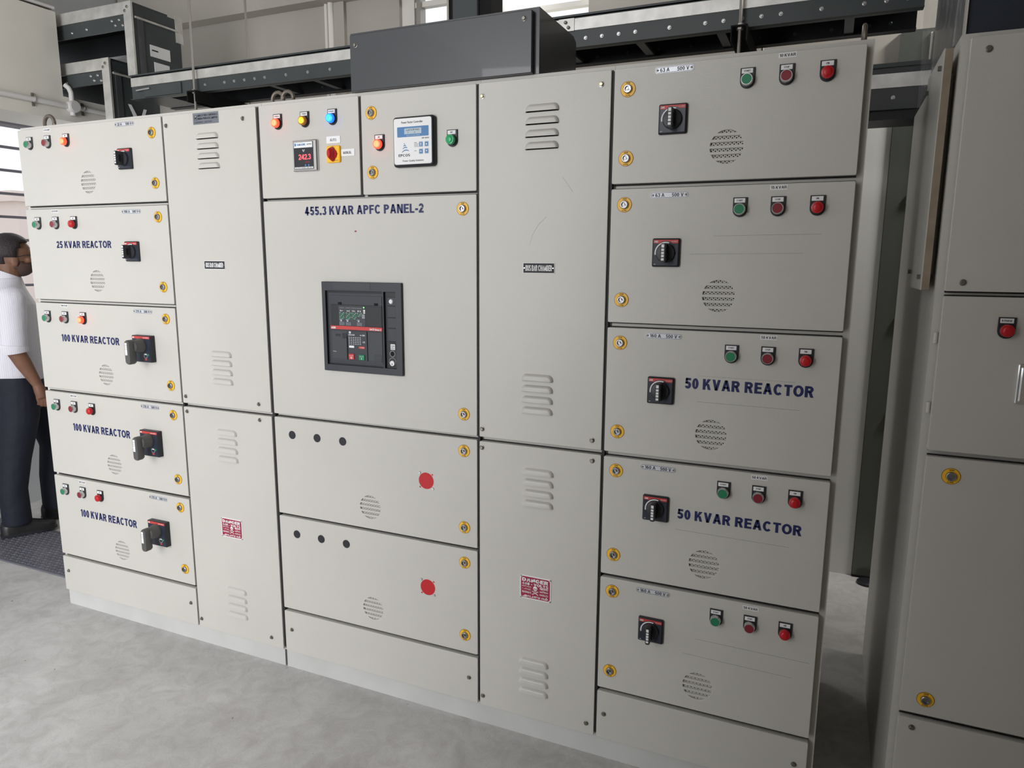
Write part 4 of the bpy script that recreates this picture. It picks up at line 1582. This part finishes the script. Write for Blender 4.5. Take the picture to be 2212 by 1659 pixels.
XL, XR_ = -3.515, 0.225
b = MB()
channel(b, XL, XR_, 0.900, 1, 2.430, 2.548, 'duct')
b.build('front_rail', D)
b = MB()
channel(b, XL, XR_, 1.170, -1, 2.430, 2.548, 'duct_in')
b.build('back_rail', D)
MB().box(XL, XR_, 0.893, 1.178, 2.5485, 2.556, 'duct').build('top_cover', D)
MB().box(XL, XR_, 0.946, 1.125, 2.500, 2.505, 'duct_in').build('busbar_casing', D)
MB().box(-3.515, -1.065, 0.8955, 0.8998, 2.497, 2.5405, 'alu').build('edge_strip', D)
MB().box(-1.055, 0.225, 0.8955, 0.8998, 2.497, 2.5405, 'alu').build('edge_strip', D)
b = MB().box(-1.070, -1.005, 0.8925, 0.8955, 2.495, 2.5425, 'alu')
for x, z in ((-1.040, 2.528), (-1.028, 2.508)):
    b.lathe(x, z, [(0.0065, 0.893), (0.0065, 0.886), (0.004, 0.884)], 'darkscrew', 10)
b.build('joint_plate', D)
k = 0
xb = []
for x in (-2.990, -2.858, -2.794, -2.728, -2.662, -2.598, -2.467, -2.336, -2.207, -2.07, -1.94, -1.2, -1.08, -0.958, -0.891, -0.823, -0.757, -0.625, -0.492, -0.426, -0.359, -0.293, -0.227, -0.093, 0.042, 0.11, 0.175):
    hw('ductbolt', 'bolt', bolt_mb, (x, 0.900, 2.4645), D)
for x in (-3.40, -3.28, -3.16):
    hw('ductbolt', 'bolt', bolt_mb, (x, 0.900, 2.458), D)
for x in (-2.46, -2.20, -2.07, -1.94, -1.68, -0.99, -0.855, -0.72, -0.59, -0.32, -0.19, -0.06, 0.07, 0.14):
    hw('innerbolt', 'inner_bolt', lambda: bolt_mb('duct'), (x, 1.125 + 0.042, 2.4645), D)
for x in (-2.60, -2.33, -1.90, -1.45, -1.06, -0.75, -0.44, 0.0):
    MB().box(x - 0.016, x + 0.016, 0.905, 1.165, 2.436, 2.448, 'duct').build('cross_bar', D)
# end joint block under the elbow
b = MB()
b.box(-3.50, -3.28, 0.905, 1.16, 2.4335, 2.495, 'duct')
b.box(-3.42, -3.15, 0.893, 0.8995, 2.437, 2.492, 'duct')
b.tube([(-3.47, 0.889, 2.474), (-3.37, 0.889, 2.478)], 0.005, 'steel')
b.build('joint_block', D)


def elbow(name, xs, zt, zb, ztop, label, side_depth=1.222):
    """duct that comes from the left and turns down: silver edges at its front, dark casing"""
    E_ = empty(name, (xs + 0.03, 1.06, zb), label, 'bus duct')
    b = MB()
    b.box(xs + 0.020, xs + 0.052, 0.905, side_depth - 0.01, zb, zt - 0.012, 'duct')
    b.box(xs - 0.012, xs + 0.02, 0.912, side_depth, zb, zt - 0.06, 'duct_in')
    b.box(xs + 0.046, xs + 0.0575, 0.93, 0.965, zb, zt - 0.06, 'slate')
    b.build('drop_casing', E_)
    b = MB()
    b.box(-4.66, xs + 0.02, 0.906, side_depth - 0.02, zt - 0.055, zt - 0.006, 'duct_in')
    b.box(-4.66, xs, 0.900, 0.9058, ztop - 0.005, zt - 0.062, 'duct')
    b.box(-4.66, xs - 0.02, 1.15, 1.19, ztop - 0.04, zt - 0.03, 'duct_in')
    b.box(-4.60, xs + 0.03, 0.93, 1.15, zt - 0.0059, zt + 0.006, 'duct')
    b.build('run_casing', E_)
    MB().box(-4.66, xs, 0.8945, 0.8998, zt - 0.060, zt, 'alu').build('edge_strip', E_)
    MB().box(xs, xs + 0.057, 0.8935, 0.9048, zb, zt, 'alu').build('edge_post', E_)
    b = MB()
    for dx, dz in ((0.012, -0.018), (0.030, 0.0)):
        b.lathe(xs + dx, zt - 0.028 + dz, [(0.0075, 0.8945), (0.0075, 0.8900), (0.005, 0.8885)], 'darkscrew', 10)
    b.build('corner_bolt', E_)
    b = MB()
    b.tube([(xs + 0.0585, 0.915, zt - 0.075), (xs + 0.0585, side_depth - 0.03, zt - 0.075)], 0.006, 'alu')
    b.build('side_rod', E_)
    for x, dz in ((xs - 0.045, -0.02), (xs - 0.075, -0.045), (xs - 0.10, -0.02), (xs - 0.02, -0.05), (xs - 0.30, -0.04), (xs - 0.42, -0.045)):
        hw('ductbolt', 'bolt', bolt_mb, (x, 0.900, zt - 0.062 + dz), E_)
    return E_


EA = elbow('bus_duct_elbow', -3.527, 2.925, 2.556, 2.795, 'upper left bus duct elbow with silver edges dropping onto the long duct')
MB().box(-3.4745, -3.4700, 1.178, 1.226, 2.79, 2.93, 'alu').build('rear_post', EA)
b = MB()
b.box(-3.4745, -3.4725, 1.00, 1.13, 2.675, 2.735, 'white')
b.box(-3.4743, -3.4718, 1.01, 1.05, 2.705, 2.712, 'ink')
b.build('label_plate', EA)
b = MB()
b.box(-3.4745, -3.4725, 1.02, 1.12, 2.595, 2.650, 'white')
b.build('label_plate', EA)
EB = elbow('bus_duct_elbow', -3.728, 2.664, 2.05, 2.540, 'lower left bus duct elbow dropping behind the leftmost cabinet')
b = MB()
b.loft([[(-3.6650, 0.99, 2.44), (-3.6640, 0.99, 2.44), (-3.6640, 1.01, 2.44), (-3.6650, 1.01, 2.44)], [(-3.662, 1.03, 2.35), (-3.661, 1.03, 2.35), (-3.661, 1.06, 2.35), (-3.662, 1.06, 2.35)]], 'white')
b.loft([[(-3.6650, 1.09, 2.43), (-3.6640, 1.09, 2.43), (-3.6640, 1.11, 2.43), (-3.6650, 1.11, 2.43)], [(-3.662, 1.05, 2.34), (-3.661, 1.05, 2.34), (-3.661, 1.07, 2.34), (-3.662, 1.07, 2.34)]], 'white')
b.build('torn_tape', EB)

# hangers
for x, lb in ((-3.032, 'black channel and steel rods hanging the long duct above the left bus bar cabinet'), (-0.362, 'black channel and steel rods hanging the long duct above the right feeder cabinet')):
    H = empty('duct_hanger', (x, 1.03, 2.40), lb, 'hanger', 'rod hangers of the long duct')
    b = MB()
    b.box(x - 0.027, x + 0.027, 0.845, 1.235, 2.425, 2.4295, 'dark')
    for s in (-1, 1):
        b.box(x + s * 0.027 - 0.002, x + s * 0.027 + 0.002, 0.845, 1.235, 2.375, 2.4295, 'dark')
    b.build('support_channel', H)
    MB().tube([(x, 0.870, 2.335), (x, 0.870, 4.295)], 0.0062, 'galv').build('threaded_rod', H)
    MB().tube([(x + 0.05, 1.205, 2.335), (x + 0.05, 1.205, 4.295)], 0.0062, 'galv').build('threaded_rod', H)
    q = MB()
    for z in (2.4300, 2.418):
        q.loft([[(x + 0.012 * math.cos(PI / 3 * i), 0.870 + 0.012 * math.sin(PI / 3 * i), z + dz) for i in range(6)] for dz in (0, 0.009)], 'galv')
    q.build('nut', H)

# duct behind the gap on the right
e = empty('bus_duct', (0.6, 1.2, 2.15), 'short stretch of silver edged duct seen in the gap right of the panel', 'bus duct')
b = MB()
b.box(-0.6, 2.3, 1.12, 1.124, 2.150, 2.300, 'slate')
b.box(-0.6, 2.3, 1.108, 1.124, 2.2975, 2.312, 'duct')
b.box(-0.6, 2.3, 1.105, 1.124, 2.148, 2.152, 'duct')
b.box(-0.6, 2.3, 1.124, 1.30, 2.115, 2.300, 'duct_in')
b.build('casing', e)
MB().box(-0.6, 2.3, 1.1145, 1.1199, 2.2265, 2.276, 'alu').build('edge_strip', e)
for x in (0.168, 0.43):
    hw('ductbolt', 'bolt', bolt_mb, (x, 1.12, 2.192), e)

# dark vertical trunking in front of the high windows
e = empty('vertical_trunking', (-1.53, 1.1, 2.56), 'dark vertical trunking rising between the two high windows', 'trunking')
b = MB()
b.box(-1.620, -1.500, 1.02, 1.16, 2.5565, 4.29, 'duct')
b.box(-1.500, -1.440, 1.04, 1.16, 2.5565, 4.29, 'dark')
b.build('body', e)
MB().box(-1.650, -1.640, 1.02, 1.12, 2.5565, 4.29, 'galv').build('edge_strip', e)
MB().box(-1.640, -1.620, 1.03, 1.14, 2.5565, 4.29, 'dark').build('seal', e)

# conduits on the back wall
for x, r in ((-2.965, 0.012), (-2.925, 0.019)):
    o = MB().tube([(x, 1.878 if r < 0.015 else 1.872, 2.2), (x, 1.878 if r < 0.015 else 1.872, 3.1385)], r, 'frame').build('conduit')
    tag(o, 'thin' + ' painted conduit running up the back wall' if r < 0.015 else 'thicker painted conduit beside the thin one on the back wall', 'conduit')
struct(MB().box(-2.905, -2.83, 1.872, 1.8995, 0, 3.139, 'wall').build('trim_3'))

# white PVC conduit along the beam
e = empty('pvc_conduit', (-3.985, 0.9, 2.43), 'white plastic conduit with round junction box along the concrete beam', 'conduit')
b = MB()
b.tube([(-3.985, -3.0, 2.428), (-3.985, 0.86, 2.428)], 0.0135, 'pvc')
b.tube([(-3.985, 0.92, 2.430), (-3.985, 1.80, 2.430)], 0.0135, 'pvc')
b.tube([(-3.985, 0.888, 2.45), (-3.985, 0.888, 2.505), (-3.990, 0.880, 2.53), (-4.005, 0.868, 2.545)], 0.0135, 'pvc')
b.tube([(-3.985, 0.888, 2.42), (-3.985, 0.888, 2.382)], 0.014, 'pvc')
b.build('pipe', e)
b = MB()
b.tube([(-3.999, 0.888, 2.430), (-3.960, 0.888, 2.430)], 0.033, 'pvc', 24)
b.tube([(-3.962, 0.888, 2.430), (-3.955, 0.888, 2.430)], 0.029, 'pvc', 24)
b.build('junction_box', e)
for y in (0.673, 0.955, -0.2):
    q = MB()
    q.torus((-3.985, y, 2.429), 0.0155, 0.0035, 'steel', 'y', 16, 6)
    q.box(-3.999, -3.990, y - 0.006, y + 0.006, 2.395, 2.462, 'darkscrew')
    q.build('clamp', e)
# cables on top of the beam
for k in range(3):
    pts = [(-4.010 - 0.021 * k, -3 + 0.35 * i, 2.9305 + 0.006 * (1 + math.sin(i * 1.3))) for i in range(12)]
    o = MB().tube(pts, 0.009, ('pvc', 'galv', 'handle')[k]).build('cable')
    tag(o, ('pale', 'grey', 'dark')[k] + ' cable of the three lying along the top of the concrete beam', 'cable')

b = MB().box(-0.25, 0.2175, 1.878, 1.8985, 0.0, 2.24, 'pale_steel')
tag(b.build('wall_panel'), 'pale grey steel panel on the back wall, seen through the gap beside the dark enclosure', 'wall panel')
# dark steel enclosure at the back wall, seen through the gap
e = empty('steel_enclosure', (0.62, 1.8, 0), 'dark glossy green grey steel enclosure against the back wall behind the gap', 'enclosure')
m_dk = mat('dark_green_grey_enamel', (0.095, 0.102, 0.092), 0.22, coat=0.3)
MB().box(0.219, 1.2, 1.865, 1.898, 0.012, 2.62, m_dk).build('body', e)
MB().box(0.345, 1.2, 1.848, 1.8645, 0.03, 2.6, 'dark').build('door', e)
MB().box(0.337, 0.3445, 1.852, 1.8645, 0.45, 2.6, 'frame').build('cable_trim', e)
for z in (1.88, 1.31, 0.84):
    MB().box(0.300, 0.333, 1.850, 1.8649, z - 0.018, z + 0.018, 'darkscrew').build('latch', e)
MB().box(0.219, 1.2, 1.862, 1.898, 0.0, 0.0119, 'dark').build('base', e)
b = MB()
b.loft([[(0.285 + r * math.cos(2 * PI * i / 24), 1.80 + r * math.sin(2 * PI * i / 24), z) for i in range(24)] for r, z in ((0.045, 0.0), (0.045, 0.012), (0.030, 0.020))], 'black')
tag(b.build('rubber_foot_disc'), 'small black disc lying on the floor by the steel enclosure', 'disc')

# ------------------------------------------------------------------ rubber mat
b = MB().box(-6.4 + 1.72, -3.20, 0.195, 0.580, 0.0, 0.009, 'rubber')
r_ = random.Random(3)
nx = 0
x = -4.66
while x < -3.22:
    y = 0.215
    ny = 0
    while y < 0.57:
        ang = math.radians(35 if (nx + ny) % 2 else -35)
        ca, sa = math.cos(ang), math.sin(ang)
        top, bot = [], []
        for k in range(8):
            a = 2 * PI * k / 8
            ex, ey = 0.0105 * math.cos(a), 0.0042 * math.sin(a)
            bot.append((x + ex * ca - ey * sa, y + ex * sa + ey * ca, 0.0088))
            ex *= 0.55
            ey *= 0.5
            top.append((x + ex * ca - ey * sa, y + ex * sa + ey * ca, 0.0118))
        b.loft([bot, top], 'rubber', False, True)
        y += 0.024
        ny += 1
    x += 0.024
    nx += 1
tag(b.build('rubber_mat', angle=60), 'dark grey studded rubber mat on the floor under the standing person', 'mat')

# ------------------------------------------------------------------ the person at the left
ANG = math.radians(62)
PB = Vector((-4.25, 0.55, 0.0030))


def remesh(b, name, vox, smooth=2, key=None):
    """fuse overlapping volumes into one continuous surface"""
    o = bpy.data.objects.new('body_tmp', b.mesh('body_tmp'))
    COL.objects.link(o)
    md = o.modifiers.new('r', 'REMESH')
    md.mode = 'VOXEL'
    md.voxel_size = vox
    ms = o.modifiers.new('s', 'SMOOTH')
    ms.factor = 0.5
    ms.iterations = smooth
    dg = bpy.context.evaluated_depsgraph_get()
    me = bpy.data.meshes.new_from_object(o.evaluated_get(dg))
    bpy.data.objects.remove(o)
    me.name = name
    me.materials.clear()
    me.materials.append(M[key])
    me.polygons.foreach_set('material_index', [0] * len(me.polygons))
    me.polygons.foreach_set('use_smooth', [True] * len(me.polygons))
    ob = bpy.data.objects.new(name, me)
    COL.objects.link(ob)
    return ob


def ell_loft(b, secs, key='skin', n=20, power=1.0):
    """secs: (cx, cy, z, rx, ry)"""
    L = []
    for cx, cy, z, rx, ry in secs:
        L.append([(cx + rx * math.cos(2 * PI * i / n), cy + ry * math.sin(2 * PI * i / n), z) for i in range(n)])
    b.loft(L, key)


# local frame: +x the way the person faces, -y the person's right (towards the camera)
S = 0.07
b = MB()
# head
b.ball((S - 0.004, 0, 1.607), (0.098, 0.076, 0.100), 'skin', 24, 16)
b.ball((S + 0.028, 0, 1.560), (0.066, 0.060, 0.070), 'skin', 20, 14)
b.ball((S + 0.060, 0, 1.522), (0.032, 0.036, 0.026), 'skin')
b.tube([(S + 0.092, 0, 1.612), (S + 0.104, 0, 1.590), (S + 0.112, 0, 1.572)], [0.008, 0.011, 0.014], 'skin')
b.ball((S + 0.084, 0, 1.622), (0.016, 0.048, 0.010), 'skin')
b.ball((S + 0.092, 0, 1.546), (0.012, 0.024, 0.006), 'skin')
b.ball((S + 0.091, 0, 1.536), (0.011, 0.021, 0.006), 'skin')
for s in (-1, 1):
    b.ball((S + 0.002, s * 0.074, 1.566), (0.020, 0.009, 0.032), 'skin')
    b.ball((S + 0.006, s * 0.070, 1.546), (0.012, 0.009, 0.012), 'skin')
    b.ball((S + 0.070, s * 0.040, 1.575), (0.022, 0.022, 0.018), 'skin')
# neck, trunk under the clothes
b.tube([(S - 0.020, 0, 1.55), (S - 0.030, 0, 1.48), (S - 0.035, 0, 1.40)], [0.060, 0.062, 0.075], 'skin', 16)
ell_loft(b, [(S - 0.02, 0, 0.95, 0.10, 0.14), (S - 0.02, 0, 1.20, 0.10, 0.15), (S - 0.03, 0, 1.40, 0.08, 0.14)])
# arms: right one towards the camera
for s in (-1, 1):
    sh = (S - 0.030, s * 0.185, 1.375)
    el = (S - 0.050 if s < 0 else S - 0.02, s * 0.225, 1.085)
    wr = (S + 0.032 if s < 0 else S + 0.10, s * 0.215, 0.895)
    b.tube([sh, el], [0.045, 0.043], 'skin', 14)
    m1 = tuple(el[i] * 0.6 + wr[i] * 0.4 for i in range(3))
    b.tube([el, m1, wr], [0.044, 0.041, 0.027], 'skin', 14)
    b.ball(el, 0.044, 'skin')
    # hand: palm, four curled fingers, thumb
    hx, hy, hz = wr
    b.tube([(hx, hy, hz), (hx + 0.012, hy, hz - 0.045), (hx + 0.018, hy, hz - 0.085)], [0.024, 0.030, 0.027], 'skin', 12)
    for k, (dx, ln) in enumerate(((-0.022, 0.050), (-0.005, 0.062), (0.013, 0.066), (0.030, 0.058))):
        x0_ = hx + 0.018 + dx
        z0_ = hz - 0.080
        cy = hy + s * 0.002
        b.tube([(x0_, cy, z0_), (x0_ + 0.004, cy - s * 0.003, z0_ - ln * 0.42), (x0_ + 0.004, cy - s * 0.012, z0_ - ln * 0.72), (x0_ + 0.001, cy - s * 0.022, z0_ - ln * 0.92)],
               [0.0098, 0.0092, 0.0086, 0.0072], 'skin', 8)
    b.tube([(hx + 0.022, hy - s * 0.008, hz - 0.025), (hx + 0.044, hy - s * 0.016, hz - 0.055), (hx + 0.050, hy - s * 0.018, hz - 0.088)], [0.0120, 0.0105, 0.0085], 'skin', 8)
# legs
legs = {-1: [(S - 0.045, -0.090, 0.92), (S - 0.055, -0.10, 0.70), (S - 0.100, -0.105, 0.46), (S - 0.130, -0.105, 0.10)],
        1: [(S - 0.01, 0.090, 0.92), (S + 0.07, 0.10, 0.70), (S + 0.115, 0.105, 0.47), (S + 0.085, 0.105, 0.10)]}
for s in (-1, 1):
    b.tube(legs[s], [0.085, 0.075, 0.055, 0.038], 'skin', 14)
body = remesh(b, 'body', 0.0055, 3, 'skin')
P = empty('person', tuple(PB), 'person in striped white shirt and navy trousers walking away behind the panel', 'person')
P.rotation_euler = (0, 0, ANG)


def wear(o):
    o.parent = P
    o.location = (0, 0, 0)


wear(body)
# shirt
b = MB()
ell_loft(b, [(S - 0.045, 0, 0.900, 0.148, 0.178), (S - 0.040, 0, 1.00, 0.153, 0.182), (S - 0.030, 0, 1.12, 0.146, 0.182), (S - 0.030, 0, 1.24, 0.140, 0.188),
             (S - 0.040, 0, 1.33, 0.128, 0.188), (S - 0.045, 0, 1.400, 0.100, 0.165), (S - 0.040, 0, 1.440, 0.078, 0.110), (S - 0.034, 0, 1.475, 0.070, 0.074)], n=28)
for s in (-1, 1):
    sh = (S - 0.035, s * 0.175, 1.365)
    el = (S - 0.052 if s < 0 else S - 0.02, s * 0.225, 1.095)
    m_ = tuple((sh[i] + el[i]) / 2 for i in range(3))
    b.ball(sh, (0.070, 0.068, 0.068), 'skin')
    b.tube([sh, m_, el], [0.066, 0.064, 0.062], 'skin', 18)
shirt = remesh(b, 'shirt', 0.007, 3, 'shirt')
wear(shirt)
for s in (-1, 1):
    el = (S - 0.052 if s < 0 else S - 0.02, s * 0.225, 1.095)
    q = MB()
    q.tube([(el[0] + 0.001, el[1], el[2] + 0.020), (el[0] - 0.001, el[1], el[2] + 0.002), (el[0] + 0.002, el[1], el[2] - 0.022)], [0.066, 0.069, 0.065], 'shirt', 20)
    o = q.build('rolled_cuff', angle=50)
    wear(o)
    o.location = WORLD[o.name]
q = MB()
L = []
for z, r, dx in ((1.455, 0.078, 0.0), (1.480, 0.074, -0.004), (1.502, 0.071, -0.008), (1.500, 0.066, -0.008), (1.470, 0.064, 0)):
    L.append([(S - 0.030 + dx + r * math.cos(2 * PI * i / 24), r * 0.95 * math.sin(2 * PI * i / 24), z - 0.030 * math.cos(2 * PI * i / 24)) for i in range(24)])
q.loft(L, 'shirt', False, False)
o = q.build('collar', angle=60)
wear(o)
o.location = WORLD[o.name]
# trousers
b = MB()
ell_loft(b, [(S - 0.050, 0, 0.955, 0.132, 0.160), (S - 0.055, 0, 0.88, 0.142, 0.170), (S - 0.050, 0, 0.80, 0.142, 0.172), (S - 0.035, 0, 0.74, 0.125, 0.165)], n=26)
for s in (-1, 1):
    pts = legs[s]
    foot = pts[3]
    b.tube([pts[0], pts[1], pts[2], (foot[0] + 0.004, foot[1], 0.28), (foot[0] + 0.006, foot[1], 0.075)], [0.108, 0.098, 0.080, 0.072, 0.074], 'skin', 20)
trousers = remesh(b, 'trousers', 0.007, 4, 'trousers')
wear(trousers)
q = MB()
ell_loft(q, [(S - 0.050, 0, 0.905, 0.1385, 0.1665), (S - 0.050, 0, 0.938, 0.1375, 0.1655)], 'black', 32)
o = q.build('belt')
wear(o)
o.location = WORLD[o.name]
# shoes
for s in (-1, 1):
    fx, fy = legs[s][3][0], legs[s][3][1]
    q = MB()
    L = []
    for x_, w_, h_ in ((-0.078, 0.018, 0.050), (-0.070, 0.033, 0.075), (-0.040, 0.040, 0.095), (0.010, 0.041, 0.098), (0.060, 0.043, 0.075), (0.110, 0.047, 0.058), (0.150, 0.044, 0.048), (0.180, 0.032, 0.040), (0.192, 0.014, 0.028)):
        L.append([(fx + x_, fy + w_ * math.cos(PI * i / 10), 0.022 + h_ * math.sin(PI * i / 10) ** 0.75) for i in range(11)])
    q.loft(L, 'shoe')
    q.loft([[(fx + x_, fy + w_, z) for x_, w_ in ((-0.082, 0.0), (-0.075, -0.034), (-0.03, -0.041), (0.06, -0.043), (0.12, -0.050), (0.165, -0.043), (0.197, 0.0), (0.165, 0.043), (0.12, 0.050), (0.06, 0.043), (-0.03, 0.041), (-0.075, 0.034))] for z in (0.0098, 0.026)], 'black')
    o = q.build('shoe', angle=60)
    wear(o)
    o.location = WORLD[o.name]
# hair, beard, glasses
b = MB()
b.ball((S - 0.008, 0, 1.622), (0.103, 0.083, 0.096), 'skin', 28, 18)
hb = b.mesh('hair_tmp')
bm = bmesh.new()
bm.from_mesh(hb)
kill = [v for v in bm.verts if v.co.x > S + 0.018 + 0.055 * max(0.0, (v.co.z - 1.60) / 0.10) + 0.02 * (v.co.z > 1.66) and v.co.z < 1.690 or
        (v.co.z < 1.585 and v.co.x > S - 0.032) or v.co.z < 1.545]
bmesh.ops.delete(bm, geom=kill, context='VERTS')
bm.to_mesh(hb)
bm.free()
hb.materials.clear()
hb.materials.append(M['hair'])
for p in hb.polygons:
    p.use_smooth = True
    p.material_index = 0
hair = bpy.data.objects.new('hair', hb)
COL.objects.link(hair)
md = hair.modifiers.new('thickness', 'SOLIDIFY')
md.thickness = 0.012
md.offset = 0
wear(hair)
b = MB()
b.ball((S + 0.030, 0, 1.545), (0.070, 0.0635, 0.062), 'beard', 28, 18)
hb = b.mesh('beard_tmp')
bm = bmesh.new()
bm.from_mesh(hb)
kill = [v for v in bm.verts if v.co.z > 1.573 - 0.30 * max(0, v.co.x - (S + 0.03)) or (v.co.x > S + 0.085 and v.co.z > 1.532) or (v.co.x < S + 0.008 and v.co.z < 1.52)]
bmesh.ops.delete(bm, geom=kill, context='VERTS')
bm.to_mesh(hb)
bm.free()
hb.materials.clear()
hb.materials.append(M['beard'])
for p in hb.polygons:
    p.use_smooth = True
    p.material_index = 0
beard = bpy.data.objects.new('beard', hb)
COL.objects.link(beard)
md = beard.modifiers.new('thickness', 'SOLIDIFY')
md.thickness = 0.006
md.offset = 0
wear(beard)
q = MB()
for s in (-1, 1):
    q.tube([(S + 0.005, s * 0.080, 1.588), (S + 0.050, s * 0.078, 1.598), (S + 0.098, s * 0.066, 1.602)], 0.0018, 'ink', 6)
    q.torus((S + 0.103, s * 0.033, 1.596), 0.021, 0.0016, 'ink', 'x', 18, 5)
q.tube([(S + 0.108, -0.012, 1.600), (S + 0.108, 0.012, 1.600)], 0.0016, 'ink', 6)
o = q.build('glasses')
wear(o)
o.location = WORLD[o.name]
